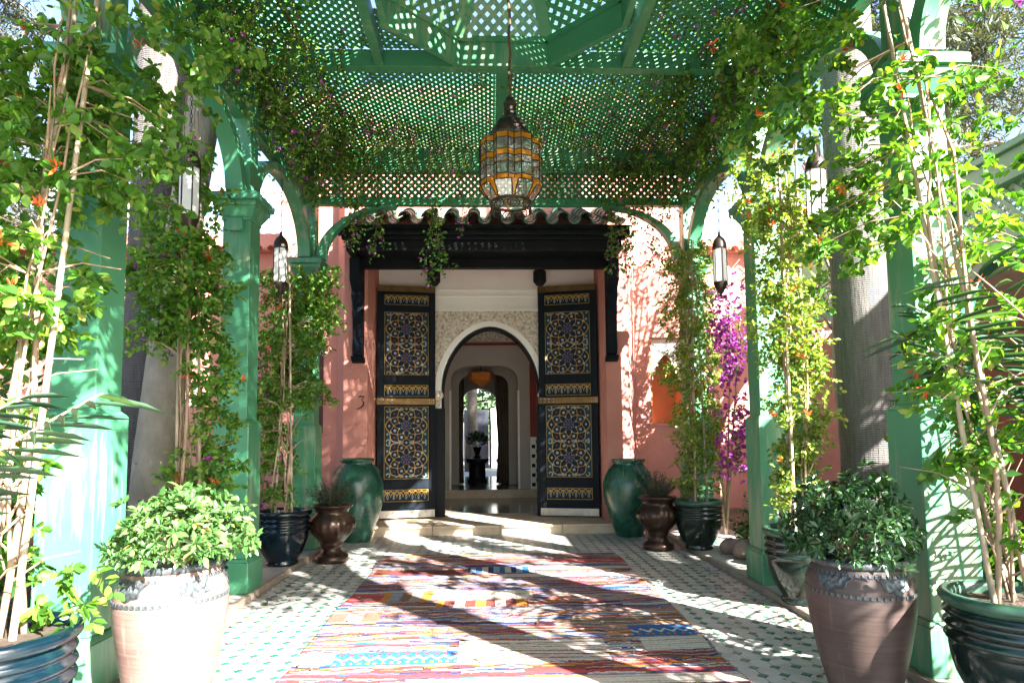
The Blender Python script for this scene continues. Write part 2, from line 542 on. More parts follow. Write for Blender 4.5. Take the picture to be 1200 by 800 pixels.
M['silver_inlay'] = surf('silver_metal_inlay', (0.02, 0.026, 0.03), (0.10, 0.115, 0.125), 40, 0.42, 0.4, 0.003, 90, metal=0.35, obj=True)

def make_palm(name, dark, lite, zfreq):
    m, nt, b = mat_new(name)
    v = world_coords(nt, (1, 1, 1))
    w = nd(nt, 'ShaderNodeTexWave', wave_type='BANDS', bands_direction='Z', Scale=zfreq, Distortion=2.2, Detail=3.0)
    w.inputs['Detail Scale'].default_value = 2.0
    nt.links.new(v, w.inputs['Vector'])
    n1 = noise(nt, world_coords(nt, (9, 9, 0.9)), 4.0, 5.0, 0.7)
    a = nd(nt, 'ShaderNodeMath', operation='MULTIPLY'); nt.links.new(w.outputs['Fac'], a.inputs[0]); a.inputs[1].default_value = 0.22
    s = nd(nt, 'ShaderNodeMath', operation='ADD'); nt.links.new(a.outputs[0], s.inputs[0])
    n2 = nd(nt, 'ShaderNodeMath', operation='MULTIPLY'); nt.links.new(n1, n2.inputs[0]); n2.inputs[1].default_value = 0.95
    nt.links.new(n2.outputs[0], s.inputs[1])
    c = ramp(nt, s.outputs[0], [(0.3, dark), (0.75, lite)])
    nt.links.new(c, b.inputs['Base Color'])
    b.inputs['Roughness'].default_value = 0.9
    bump(nt, b, s.outputs[0], 0.8, 0.02)
    return m
M['palm_bark'] = make_palm('ringed_palm_bark', (0.05, 0.044, 0.04), (0.125, 0.112, 0.10), 16)
M['palm_dark'] = make_palm('dark_fibrous_palm_bark', (0.03, 0.027, 0.026), (0.10, 0.09, 0.085), 14)

def make_tile(name, c1, c2, rough=0.5):
    m, nt, b = mat_new(name)
    oi = nt.nodes.new('ShaderNodeObjectInfo')
    at = nd(nt, 'ShaderNodeAttribute', attribute_name='var')
    ad = nd(nt, 'ShaderNodeMath', operation='ADD'); nt.links.new(oi.outputs['Random'], ad.inputs[0]); nt.links.new(at.outputs['Fac'], ad.inputs[1])
    fr = nd(nt, 'ShaderNodeMath', operation='FRACT'); nt.links.new(ad.outputs[0], fr.inputs[0])
    n1 = noise(nt, world_coords(nt), 7, 5.0, 0.65)
    c = ramp(nt, fr.outputs[0], [(0.0, c1), (1.0, c2)])
    c = mixc(nt, 0.55, c, ramp(nt, n1, [(0.3, tuple(x*0.72 for x in c1)), (0.7, tuple(min(1, x*1.12) for x in c2))]))
    nt.links.new(c, b.inputs['Base Color'])
    b.inputs['Roughness'].default_value = rough
    n2 = noise(nt, world_coords(nt), 60, 3.0, 0.6)
    bump(nt, b, n2, 0.2, 0.003)
    return m
M['tile'] = make_tile('cream_floor_tile', (0.34, 0.315, 0.285), (0.45, 0.42, 0.385), 0.5)
M['tile_green'] = make_tile('green_glazed_inset', (0.010, 0.075, 0.05), (0.05, 0.19, 0.125), 0.3)

# carved stucco around the door arch
def make_stucco():
    m, nt, b = mat_new('carved_stucco')
    v = world_coords(nt)
    vo = nd(nt, 'ShaderNodeTexVoronoi', Scale=15.0, feature='DISTANCE_TO_EDGE'); nt.links.new(v, vo.inputs['Vector'])
    ns = noise(nt, v, 22, 3.0, 0.5)
    s = nd(nt, 'ShaderNodeMath', operation='ADD'); nt.links.new(vo.outputs['Distance'], s.inputs[0]); nt.links.new(ns, s.inputs[1])
    c = ramp(nt, s.outputs[0], [(0.40, (0.34, 0.30, 0.235)), (0.68, (0.66, 0.60, 0.50))])
    nt.links.new(c, b.inputs['Base Color'])
    b.inputs['Roughness'].default_value = 0.9
    bump(nt, b, s.outputs[0], 1.0, 0.03)
    return m
M['stucco'] = make_stucco()

def glass(name, color, gloss=0.16, rough=0.03, body=0.0):
    m, nt, b = mat_new(name)
    nt.nodes.remove(b)
    tr = nd(nt, 'ShaderNodeBsdfTransparent'); tr.inputs['Color'].default_value = (*color, 1)
    gl = nd(nt, 'ShaderNodeBsdfGlossy'); gl.inputs['Roughness'].default_value = rough
    mx = nt.nodes.new('ShaderNodeMixShader'); mx.inputs[0].default_value = gloss
    nt.links.new(tr.outputs[0], mx.inputs[1]); nt.links.new(gl.outputs[0], mx.inputs[2])
    last = mx.outputs[0]
    if body:
        df = nd(nt, 'ShaderNodeBsdfTranslucent'); df.inputs['Color'].default_value = (*color, 1)
        d2 = nd(nt, 'ShaderNodeBsdfDiffuse'); d2.inputs['Color'].default_value = (*color, 1)
        m0 = nt.nodes.new('ShaderNodeMixShader'); m0.inputs[0].default_value = 0.5
        nt.links.new(df.outputs[0], m0.inputs[1]); nt.links.new(d2.outputs[0], m0.inputs[2])
        m2 = nt.nodes.new('ShaderNodeMixShader'); m2.inputs[0].default_value = body
        nt.links.new(last, m2.inputs[1]); nt.links.new(m0.outputs[0], m2.inputs[2]); last = m2.outputs[0]
    nt.links.new(last, nt.nodes['Material Output'].inputs['Surface'])
    return m
M['glass'] = glass('clear_lantern_glass', (0.86, 0.92, 0.90), 0.22, 0.06, 0.12)
M['amber'] = glass('amber_lantern_glass', (0.80, 0.36, 0.03), 0.08, 0.1, 0.55)
M['frost'] = glass('frosted_lantern_glass', (0.93, 0.95, 0.93), 0.05, 0.25, 0.96)

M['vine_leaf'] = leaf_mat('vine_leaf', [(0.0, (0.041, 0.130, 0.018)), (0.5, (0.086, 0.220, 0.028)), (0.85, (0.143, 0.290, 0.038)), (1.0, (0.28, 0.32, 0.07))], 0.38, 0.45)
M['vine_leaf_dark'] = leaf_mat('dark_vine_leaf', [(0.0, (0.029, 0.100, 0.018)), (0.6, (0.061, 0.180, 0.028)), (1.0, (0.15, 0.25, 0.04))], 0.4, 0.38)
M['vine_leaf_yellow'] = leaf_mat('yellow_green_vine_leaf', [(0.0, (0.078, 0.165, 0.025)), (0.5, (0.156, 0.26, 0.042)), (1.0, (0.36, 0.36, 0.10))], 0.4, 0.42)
M['hang_leaf'] = leaf_mat('bougainvillea_leaf', [(0.0, (0.029, 0.100, 0.015)), (0.5, (0.082, 0.200, 0.025)), (0.85, (0.139, 0.27, 0.035)), (1.0, (0.26, 0.29, 0.05))], 0.4, 0.45)
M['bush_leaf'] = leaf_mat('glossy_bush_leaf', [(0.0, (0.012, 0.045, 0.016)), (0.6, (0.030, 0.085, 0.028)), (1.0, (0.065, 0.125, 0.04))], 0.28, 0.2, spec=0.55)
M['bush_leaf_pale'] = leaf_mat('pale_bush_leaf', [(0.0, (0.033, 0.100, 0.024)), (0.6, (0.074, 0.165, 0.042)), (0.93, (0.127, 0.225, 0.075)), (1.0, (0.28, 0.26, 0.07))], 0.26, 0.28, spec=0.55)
M['herb_leaf'] = leaf_mat('grey_herb_leaf', [(0.0, (0.018, 0.040, 0.024)), (1.0, (0.06, 0.095, 0.06))], 0.5, 0.2)
M['palm_leaf'] = leaf_mat('palm_leaf', [(0.0, (0.030, 0.085, 0.050)), (1.0, (0.08, 0.16, 0.085))], 0.4, 0.3, spec=0.35)
M['shrub_leaf'] = leaf_mat('garden_shrub_leaf', [(0.0, (0.016, 0.060, 0.012)), (0.6, (0.041, 0.125, 0.022)), (1.0, (0.11, 0.18, 0.04))], 0.4, 0.4)
M['conifer'] = leaf_mat('conifer_needles', [(0.0, (0.030, 0.045, 0.026)), (0.6, (0.060, 0.078, 0.048)), (1.0, (0.12, 0.13, 0.085))], 0.6, 0.3, 1.2)
M['tree_leaf'] = leaf_mat('courtyard_tree_leaf', [(0.0, (0.035, 0.085, 0.03)), (1.0, (0.10, 0.17, 0.07))], 0.5, 0.35)
M['orange_flower'] = leaf_mat('orange_trumpet_flower', [(0.0, (0.55, 0.06, 0.015)), (1.0, (0.72, 0.15, 0.03))], 0.5, 0.35, 1.0)
M['magenta'] = leaf_mat('magenta_bract', [(0.0, (0.27, 0.015, 0.25)), (0.7, (0.45, 0.07, 0.42)), (1.0, (0.62, 0.22, 0.58))], 0.55, 0.4, 1.0)
# the translucent tint of petals stays their own hue
for k_ in ('orange_flower', 'magenta'):
    nt_ = M[k_].node_tree
    for n_ in nt_.nodes:
        if n_.bl_idname == 'ShaderNodeMix': n_.inputs[7].default_value = (1, 1, 1, 1)
M['rug'] = paint_mat('flatwoven_wool', 0.95, 90, 0.5, 0.05, (1, 1, 1), 0.35)
M['painted'] = paint_mat('painted_panel', 0.5, 9, 0.1, spec=0.12, soil=0.3)
# ------------------------------------------------------------------ ground and paving
XC = 0.15                       # axis of the pergola
KL, KR = -2.08, 2.37            # kerb edges of the tiled walk
FZ = 0.0
FLOOR_Y0, FLOOR_Y1 = -4.0, 9.15
COLY = [8.10, 5.93, 3.73, 1.56]
CX = 2.455                      # column axis from the pergola axis
RUG = (-1.24, 1.45, 2.45, 7.62)

g = MB()
N_ = 24
for j in range(N_+1):
    for i in range(N_+1):
        g.v.append((-300+600*i/N_, -300+600*j/N_, -0.12))
for j in range(N_):
    for i in range(N_):
        a = j*(N_+1)+i
        g.f.append((a, a+1, a+N_+2, a+N_+1))
tag(g.build('ground', M['ground']), 'bare brown garden earth around the tiled walk', 'ground', kind='structure')

fl = MB(); fl.box(KL, KR, FLOOR_Y0, FLOOR_Y1, -0.11, -0.004)
floor = fl.build('pavement', M['grout'])
tag(floor, 'cream tiled walk with small green insets leading to the door', 'pavement', kind='structure')

PITCH, DOT, GAP = 0.1285, 0.034, 0.0016
def octo(s, d, t):
    h = s/2-GAP; c = d
    p = [(-h, -h+c), (-h+c, -h), (h-c, -h), (h, -h+c), (h, h-c), (h-c, h), (-h+c, h), (-h, h-c)]
    q = [(x*0.965, y*0.965) for x, y in p]
    v = [(x, y, -0.004) for x, y in p] + [(x, y, t-0.0015) for x, y in p] + [(x, y, t) for x, y in q]
    f = []
    for i in range(8):
        j = (i+1) % 8
        f += [(i, j, 8+j, 8+i), (8+i, 8+j, 16+j, 16+i)]
    f.append(tuple(range(16, 24)))
    return v, f
def diam(d, t):
    p = [(-d, 0), (0, -d), (d, 0), (0, d)]
    v = [(x, y, -0.004) for x, y in p] + [(x, y, t) for x, y in p]
    f = [(i, (i+1) % 4, 4+(i+1) % 4, 4+i) for i in range(4)] + [(4, 5, 6, 7)]
    return v, f
OV, OF = octo(PITCH, DOT, 0.004)
DV, DF = diam(DOT-GAP*1.3, 0.0042)
def raw(v, f, name, mat):
    me = bpy.data.meshes.new(name); me.from_pydata(v, [], f); me.materials.append(mat); return me
tile_me = raw(OV, OF, 'tile', M['tile'])
inset_me = raw(DV, DF, 'tile_inset', M['tile_green'])
tiles, dots = [], []
nx = int((KR-KL)/PITCH); x_0 = (KL+KR)/2 - nx*PITCH/2
ny = int((FLOOR_Y1-FLOOR_Y0)/PITCH)
for j in range(ny):
    for i in range(nx):
        x = x_0+(i+0.5)*PITCH; y = FLOOR_Y1-(j+0.5)*PITCH
        under = RUG[0]+0.2 < x < RUG[1]-0.2 and RUG[2]+0.2 < y < RUG[3]-0.2
        if not under: tiles.append((x, y))
        if i > 0 and not under: dots.append((x-PITCH/2, y-PITCH/2))
def seen(p):
    x, y = p
    if y < 3.55: return False
    u = 578+750*x/y
    if RUG[0]-0.02 < x < RUG[1]+0.02 and RUG[2] < y < RUG[3]+0.03: return False
    lo = 255 if y < 4.4 else 0
    return lo < u < (965 if y < 4.6 else 1200)
def split300(lst):
    vis = sorted([p for p in lst if seen(p)], key=lambda p: p[1])[:300]
    s = set(vis)
    return vis, [p for p in lst if p not in s]
def scatter_stuff(lst, V, F, name, mat, parent):
    V = np.array(V); n = len(V); k = len(lst)
    off = np.array([(x, y, R.uniform(-0.0008, 0.0008)) for x, y in lst])
    co = (V[None]+off[:, None]).reshape(-1, 3).tolist()
    fs = [tuple(a+i*n for a in f) for i in range(k) for f in F]
    me = bpy.data.meshes.new(name); me.from_pydata(co, [], fs); me.materials.append(mat)
    at = me.attributes.new('var', 'FLOAT', 'FACE')
    at.data.foreach_set('value', np.repeat(np.random.default_rng(3).random(k), len(F)).astype(np.float32))
    o = link(bpy.data.objects.new(name, me), parent); o['kind'] = 'stuff'
    return o
for lst, me, V, F, nm, mt in ((tiles, tile_me, OV, OF, 'tile', M['tile']), (dots, inset_me, DV, DF, 'tile_inset', M['tile_green'])):
    near, rest = split300(lst)
    for x, y in near:
        place(me, nm, floor, (x, y, R.uniform(-0.0012, 0.001)), (R.uniform(-.006, .006), R.uniform(-.006, .006), R.uniform(-.012, .012)))
    scatter_stuff(rest, V, F, nm+'_field', mt, floor)

# raised side strips with kerb stones
for side, xk, xo in ((-1, KL, KL-1.0), (1, KR, KR+1.0)):
    a, b = sorted((xk + side*0.055, xo))
    s = MB(); s.box(a, b, FLOOR_Y0, 9.45, -0.11, 0.036)
    so = s.build('side_path', M['strip'])
    tag(so, 'raised paved strip under the %s row of green columns' % ('left' if side < 0 else 'right'), 'path', kind='structure')
    k = tag(bpy.data.objects.new('kerb', None), 'low stone kerb along the %s edge of the tiled walk' % ('left' if side < 0 else 'right'), 'kerb', kind='structure')
    link(k)
    y = FLOOR_Y0
    while y < 9.1:
        L = R.uniform(0.75, 1.1); y2 = min(y+L, 9.14)
        kb = MB(); x0, x1 = sorted((xk+side*0.002, xk+side*0.053))
        kb.box(x0, x1, y+0.003, y2-0.003, -0.11, 0.042+R.uniform(-0.003, 0.003))
        kb.build('kerb_stone', M['kerb'], k, bevel=0.008)
        y = y2
    # planting beds
    bx0, bx1 = sorted((xo+side*0.005, xo+side*5.2))
    bd = MB()
    for j in range(61):
        for i in range(21):
            bd.v.append((bx0+(bx1-bx0)*i/20, -4+15.5*j/60, 0.03+R.uniform(-0.03, 0.03)))
    for j in range(60):
        for i in range(20):
            q = j*21+i; bd.f.append((q, q+1, q+22, q+21))
    tag(bd.build('planting_bed', M['soil'], smooth='all'), 'dark soil bed beyond the %s columns' % ('left' if side < 0 else 'right'), 'soil', kind='structure')

# ------------------------------------------------------------------ pergola
perg = thing('pergola', 'green painted pergola with arches, lattice roof and octagonal cupola over the walk', 'pergola')
Z_CAP, Z_B0, Z_B1, Z_T0, Z_T1 = 3.45, 4.35, 4.45, 4.80, 5.09

def make_column():
    c = node('column', perg)
    b = MB(); b.box(-.185, .185, -.185, .185, 0.0, .27); b.frustum(0, 0, .27, .30, .185, .185, .165, .165)
    b.build('base', M['green'], c, bevel=0.008)
    p = MB(); p.box(-.157, .157, -.157, .157, .30, 1.49); p.frustum(0, 0, 1.49, 1.52, .157, .157, .128, .128)
    p.build('plinth', M['green'], c, bevel=0.008)
    s = MB(); s.box(-.125, .125, -.125, .125, 1.52, 3.34)
    s.build('shaft', M['green'], c, bevel=0.006)
    k = MB()
    k.box(-.135, .135, -.135, .135, 3.34, 3.37)
    k.frustum(0, 0, 3.37, 3.46, .135, .135, .185, .185)
    k.box(-.195, .195, -.195, .195, 3.46, 3.51)
    k.box(-.225, .225, -.225, .225, 3.51, 3.57)
    k.frustum(0, 0, 3.57, 3.59, .225, .225, .20, .20)
    k.build('capital', M['green'], c, bevel=0.005)
    u = MB(); u.box(-.10, .10, -.10, .10, 3.59, 4.82); u.build('upper_post', M['green'], c, bevel=0.005)
    for sx in (-1, 1):       # small corbel under the capital on the outer sides
        cb = MB(); cb.prism([(-.07, 3.34), (.07, 3.34), (.07, 3.26), (.05, 3.23), (-.05, 3.23), (-.07, 3.26)], 'y', sx*.125, sx*.185)
        cb.build('corbel', M['green'], c, fix=True)
    return c
col0 = make_column()
cols = []
for y in COLY:
    for s in (-1, 1):
        c = col0 if not cols else copy_tree(col0, perg)
        c.location = (XC+s*CX, y, 0.038)
        cols.append(c)

YB0, YB1 = COLY[-1]-0.12, COLY[0]+0.12
# long edge beams, lower rails
for s in (-1, 1):
    x = XC+s*CX
    MB().box(x-.055, x+.055, YB0+.004, YB1-.004, Z_B0+.004, Z_B1-.002).build('lower_rail', M['green_wood'], perg, bevel=0.004)
    MB().box(x-.085, x+.085, YB0, YB1, Z_T0, Z_T1).build('edge_beam', M['green_wood'], perg, bevel=0.005)
    xi = x - s*0.10
    MB().box(min(xi, xi-s*.03), max(xi, xi-s*.03), YB0+.1, YB1-.1, Z_T0+.12, Z_T0+.17).build('edge_moulding', M['green_wood'], perg)
for y in (COLY[0], COLY[-1]):
    MB().box(XC-CX+.057, XC+CX-.057, y-.05, y+.05, Z_B0, Z_B1-.004).build('lower_rail', M['green_wood'], perg, bevel=0.004)
    MB().box(XC-CX+.087, XC+CX-.087, y-.08, y+.08, Z_T0-.006, Z_T1-.006).build('end_beam', M['green_wood'], perg, bevel=0.005)
    MB().box(XC-CX+.1, XC+CX-.1, y-.095, y-.082, Z_T0-.03, Z_T0+.02).build('edge_moulding', M['green_wood'], perg)
# cross beams at the inner columns and the two long beams of the middle square
HB = 1.18
for y in COLY[1:-1]:
    MB().box(XC-CX+.09, XC+CX-.09, y-.055, y+.055, 4.90, 5.065).build('cross_beam', M['green_wood'], perg, bevel=0.004)
for s in (-1, 1):
    for (ya, yb) in ((COLY[2]+.057, COLY[1]-.057),):
        MB().box(XC+s*HB-.045, XC+s*HB+.045, ya, yb, 4.906, 5.06).build('long_beam', M['green_wood'], perg, bevel=0.004)
for (ya, yb) in ((COLY[1]+.057, COLY[0]-.085), (COLY[3]+.085, COLY[2]-.057)):
    MB().box(XC-.07, XC+.07, ya, yb, 5.00, 5.058).build('centre_rib', M['green_wood'], perg, bevel=0.004)

# side arches: curved timbers from capital to capital
def side_arch(x, ya, yb):
    cy = (ya+yb)/2; hw = (yb-ya)/2-.10
    n = 28
    inn, out = [], []
    for i in range(n+1):
        a = math.pi*i/n
        inn.append((cy-math.cos(a)*(hw-.12), 3.64+math.sin(a)*.62))
        out.append((cy-math.cos(a)*(hw-.002), 3.64+math.sin(a)*.705))
    inn = [(inn[0][0], 3.63)]+inn+[(inn[-1][0], 3.63)]
    out = [(out[0][0], 3.63)]+out+[(out[-1][0], 3.63)]
    MB().band(inn, out, 'x', x-.075, x+.075).build('side_arch', M['green'], perg, smooth=True, fix=True)
for s in (-1, 1):
    for i in range(len(COLY)-1):
        side_arch(XC+s*CX, COLY[i+1], COLY[i])
# end arches: quarter braces springing from the end columns
for y in (COLY[0], COLY[-1]):
    for s in (-1, 1):
        inn, out = [], []
        x0 = XC+s*(CX-.102)
        for i in range(19):
            a = (math.pi/2)*i/18
            inn.append((x0-s*(.12+.88*(1-math.cos(a))), 3.64+.67*math.sin(a)))
            out.append((x0-s*(.0+1.02*(1-math.cos(a))), 3.64+.708*math.sin(a)))
        MB().band(inn, out, 'y', y-.06, y+.06).build('end_brace', M['green'], perg, smooth=True, fix=True)

# lattice: crossing slats clipped to a convex polygon in a plane
def clip_line(poly, n2, c):
    hits = []
    m = len(poly)
    for i in range(m):
        p, q = poly[i], poly[(i+1) % m]
        dp = p[0]*n2[0]+p[1]*n2[1]-c; dq = q[0]*n2[0]+q[1]*n2[1]-c
        if (dp < 0) != (dq < 0):
            t = dp/(dp-dq)
            hits.append((p[0]+(q[0]-p[0])*t, p[1]+(q[1]-p[1])*t))
    return hits[:2] if len(hits) >= 2 else None

def lattice(poly, o, ux, uy, uz, mat, parent, name='lattice_panel', pitch=0.064, w=0.039, t=0.007, singles=False, ang=45):
    """poly in plane coords (ux,uy), origin o; slats in two layers along uz"""
    o, ux, uy, uz = Vector(o), Vector(ux), Vector(uy), Vector(uz)
    panel = node(name, parent) if singles else None
    mb = MB()
    for layer, sg in ((0, 1), (1, -1)):
        a = RAD(ang)*sg
        n2 = (math.sin(a), -math.cos(a)); 
        cs = [p[0]*n2[0]+p[1]*n2[1] for p in poly]
        c = min(cs)+pitch*(0.35+0.3*layer)
        while c < max(cs):
            h = clip_line(poly, n2, c)
            c += pitch
            if not h: continue
            p, q = h
            if math.hypot(p[0]-q[0], p[1]-q[1]) < 0.03: continue
            P = o+ux*p[0]+uy*p[1]+uz*(layer*t*1.04); Q = o+ux*q[0]+uy*q[1]+uz*(layer*t*1.04)
            if singles:
                MB().bar(P, Q, w, t, uz).build('slat', mat, panel)
            else:
                mb.bar(P, Q, w, t, uz)
    if not singles:
        panel = mb.build(name, mat, parent); panel['kind'] = 'stuff'
    return panel

GW = M['green_wood']
X_, Y_, Z_ = (1, 0, 0), (0, 1, 0), (0, 0, 1)
# rear bay, left and right halves: every slat on its own
ya, yb = COLY[1]+.057, COLY[0]-.081
for x0, x1 in ((XC-CX+.09, XC-.07), (XC+.07, XC+CX-.09)):
    lattice([(x0, ya), (x1, ya), (x1, yb), (x0, yb)], (0, 0, 5.075), X_, Y_, Z_, GW, perg, singles=True)
# bays in front: strips beside the middle square, and the bay over the camera
for (ya, yb) in ((COLY[2], COLY[1]),):
    for x0, x1 in ((XC-CX+.09, XC-HB-.045), (XC+HB+.045, XC+CX-.09)):
        lattice([(x0, ya+.05), (x1, ya+.05), (x1, yb-.05), (x0, yb-.05)], (0, 0, 5.075), X_, Y_, Z_, GW, perg)
for x0, x1 in ((XC-CX+.09, XC-.07), (XC+.07, XC+CX-.09)):
    lattice([(x0, COLY[3]+.05), (x1, COLY[3]+.05), (x1, COLY[2]-.05), (x0, COLY[2]-.05)], (0, 0, 5.075), X_, Y_, Z_, GW, perg)
# upright bands between lower rail and top beam
for y in (COLY[0], COLY[-1]):
    lattice([(XC-CX+.1, Z_B1-.01), (XC+CX-.1, Z_B1-.01), (XC+CX-.1, Z_T0), (XC-CX+.1, Z_T0)], (0, y, 0), X_, Z_, Y_, GW, perg, 'lattice_band')
for s in (-1, 1):
    for i in range(len(COLY)-1):
        y0, y1 = COLY[i+1]+.1, COLY[i]-.1
        lattice([(y0, Z_B1-.01), (y1, Z_B1-.01), (y1, Z_T0), (y0, Z_T0)], (XC+s*CX, 0, 0), Y_, Z_, X_, GW, perg, 'lattice_band')

# octagonal ring and cupola over the middle square
CY = (COLY[1]+COLY[2])/2
AP = 1.06
cup = node('cupola', perg)
Rr = AP/math.cos(math.pi/8)
def octp(r, k, z): 
    a = math.pi/8+k*math.pi/4
    return Vector((XC+r*math.cos(a), CY+r*math.sin(a), z))
APEX = 6.3
for k in range(8):
    p, q = octp(Rr, k, 0), octp(Rr, k+1, 0)
    pi_, qi = octp(Rr-.06, k, 0), octp(Rr-.06, k+1, 0)
    b = MB()
    b.v += [(p.x, p.y, 4.89), (q.x, q.y, 4.89), (qi.x, qi.y, 4.89), (pi_.x, pi_.y, 4.89), (p.x, p.y, 5.12), (q.x, q.y, 5.12), (qi.x, qi.y, 5.12), (pi_.x, pi_.y, 5.12)]
    b.f += [(0, 3, 2, 1), (4, 5, 6, 7), (0, 1, 5, 4), (1, 2, 6, 5), (2, 3, 7, 6), (3, 0, 4, 7)]
    b.build('ring_beam', GW, cup, bevel=0.004, fix=True)
    # rib from ring corner to the crown
    top = octp(.10, k, APEX)
    MB().bar(octp(Rr-.03, k, 5.13), top, .13, .04).build('rib', GW, cup, bevel=0.003)
    # lattice facet
    e = (q-p).normalized()
    m0 = (octp(Rr-.03, k, 5.13)+octp(Rr-.03, k+1, 5.13))/2
    m1 = (octp(.10, k, APEX)+octp(.10, k+1, APEX))/2
    up = (m1-m0); H = up.length; up.normalize()
    nn = e.cross(up).normalized()
    hw0 = (octp(Rr-.03, k, 0)-octp(Rr-.03, k+1, 0)).length/2; hw1 = (octp(.1, k, 0)-octp(.1, k+1, 0)).length/2
    lattice([(-hw0, 0), (hw0, 0), (hw1, H), (-hw1, H)], m0, e, up, nn, GW, cup, 'lattice_facet', 0.080, 0.044, 0.008)
    MB().bar(octp(Rr-.03, k, 5.145), octp(Rr-.03, k+1, 5.145), .10, .05).build('facet_trim', GW, cup)
MB().lathe([(.16, APEX-.06), (.17, APEX), (.10, APEX+.08), (.03, APEX+.25)], 8, (XC, CY, 0)).build('crown', GW, cup, fix=True)
# corner boards between square and octagon
for sx in (-1, 1):
    for sy in (-1, 1):
        a = AP*math.tan(math.pi/8)
        c = [(XC+sx*HB, CY+sy*(COLY[1]-CY-.05)), (XC+sx*HB, CY+sy*a), (XC+sx*a, CY+sy*(COLY[1]-CY-.05))]
        lattice(c, (0, 0, 5.075), X_, Y_, Z_, GW, cup, 'corner_lattice')
# ------------------------------------------------------------------ the pink building and its doorway
bld = thing('pink_building', 'pink plastered house with an open painted double door under a tiled canopy', 'building')
YF, YW, YR = 9.20, 9.50, 10.10      # portal front, facade, back of the recess
JL, JR = -1.76, 1.68                # jambs of the recess
ZS = 0.14                           # threshold level
ZL = 4.09                           # lintel underside
ZTOP = 6.6

def W(name, mat, *boxes, parent=None, bevel=0.0):
    b = MB()
    for q in boxes: b.box(*q)
    return b.build(name, mat, parent or bld, bevel=bevel)

# portal piers, lintel and facade (facade pierced by two windows)
for s, j in ((-1, JL), (1, JR)):
    o = j+s*.34
    x0, x1 = sorted((j, o))
    pr = MB()
    pts = [(j, YF), (o, YF), (o+s*.16, YW-.005), (o+s*.16, 10.4), (j, 10.4)]
    pr.prism(pts if s > 0 else pts[::-1], 'z', -0.1, ZTOP)
    pr.build('portal_pier', M['pink'], bld, fix=True)
W('lintel_wall', M['pink'], (JL+.001, JR-.001, YF+.003, 10.09, ZL, ZTOP-.003))

def wall_with_window(x0, x1, wx0, wx1, wz0, wz1, y0, y1, z0, z1):
    W('wall', M['pink'], (x0, wx0, y0, y1, z0, z1), (wx1, x1, y0, y1, z0, z1), (wx0, wx1, y0, y1, z0, wz0), (wx0, wx1, y0, y1, wz1, z1))
# left facade with narrow arched shuttered window
wall_with_window(-3.12, JL-.50, -2.72, -2.46, 1.44, 2.82, YW, 10.4, -0.1, ZTOP-.006)
win = node('window', bld)
sb = MB(); a = arch_pts(-2.59, .125, 2.42, .22, 12)
sb.prism([(-2.715, 1.445)]+a+[(-2.465, 1.445)], 'y', YW+.14, YW+.18)
sb.build('shutter', M['shutter'], win, fix=True)
MB().box(-2.718, -2.462, YW+.2, YW+.24, 1.45, 2.81).build('back_panel', M['white'], win)
MB().box(-2.74, -2.44, YW-.03, YW+.02, 1.41, 1.438).build('sill', M['pink'], win)
# right facade, window niche with reveal coloured by painted bounce light and white scalloped head
wall_with_window(JR+.50, 3.02, 2.40, 2.93, 1.55, 2.84, YW, 10.4, -0.1, ZTOP-.006)
win = node('window', bld)
MB().box(2.404, 2.926, YW+.45, YW+.5, 1.554, 2.836).build('back_panel', M['orange'], win)
MB().box(2.404, 2.43, YW+.02, YW+.449, 1.554, 2.836).build('reveal', M['orange'], win)
MB().box(2.90, 2.926, YW+.02, YW+.449, 1.554, 2.836).build('reveal', M['orange'], win)
sc = [(2.432, 2.83), (2.432, 2.2), (2.47, 2.2), (2.47, 2.3), (2.51, 2.3), (2.51, 2.42), (2.55, 2.42), (2.57, 2.5), (2.62, 2.57), (2.665, 2.6),
      (2.71, 2.57), (2.76, 2.5), (2.78, 2.42), (2.82, 2.42), (2.82, 2.3), (2.86, 2.3), (2.86, 2.2), (2.898, 2.2), (2.898, 2.83)]
MB().prism(sc, 'y', YW+.10, YW+.15).build('scalloped_head', M['white_trim'], win, fix=True)
MB().box(2.37, 2.96, YW-.035, YW+.03, 1.515, 1.548).build('sill', M['pink'], win)
# base course
for x0, x1 in ((-3.12, JL-.51), (JR+.51, 3.02)):
    W('base_course', M['pink'], (x0, x1, YW-.02, YW+.01, -0.1, .35))

# step and recess floor in slabs
st = node('step', bld)
xs = [-1.70, -.82, .12, 1.0, 1.92]
for i in range(4):
    MB().box(xs[i]+.003, xs[i+1]-.003, 9.10, 9.62, -0.05, ZS-.035).build('riser_block', M['stone'], st, bevel=0.006)
    MB().box(xs[i]+.002, xs[i+1]-.002, 9.065, 9.55, ZS-.033, ZS).build('tread', M['stone'], st, bevel=0.008)
W('recess_floor', M['stone'], (JL+.002, JR-.002, 9.554, 10.42, -0.1, ZS-.002))

# recess back wall: white plaster, carved stucco spandrel, black arch frame
ACX, AHW, ASP, AAP = 0.005, 0.775, 2.12, 3.12
mb = MB()
wall_arch(mb, JL+.002, JR-.002, ZS, ZL-.002, YR, YR+.30, ACX, AHW+.012, ASP, AAP-ASP+.012, 28, 1.85, 1.9)
mb.build('recess_wall', M['white'], bld, fix=True)
SX0, SX1, SZ1 = -.90, .92, 3.36
inn = arch_pts(ACX, AHW+.10, ASP, AAP-ASP+.085, 28, 1.85, 1.9)
inn = [(inn[0][0], ASP-.02)]+inn+[(inn[-1][0], ASP-.02)]
def outer(p):
    return (min(max(p[0], SX0), SX1), SZ1)
out = [(SX0, ASP-.02)]+[(SX0+(SX1-SX0)*i/28, SZ1) for i in range(29)]+[(SX1, ASP-.02)]
MB().band(inn, out, 'y', YR-.025, YR-.001).build('carved_stucco_panel', M['stucco'], bld, fix=True)
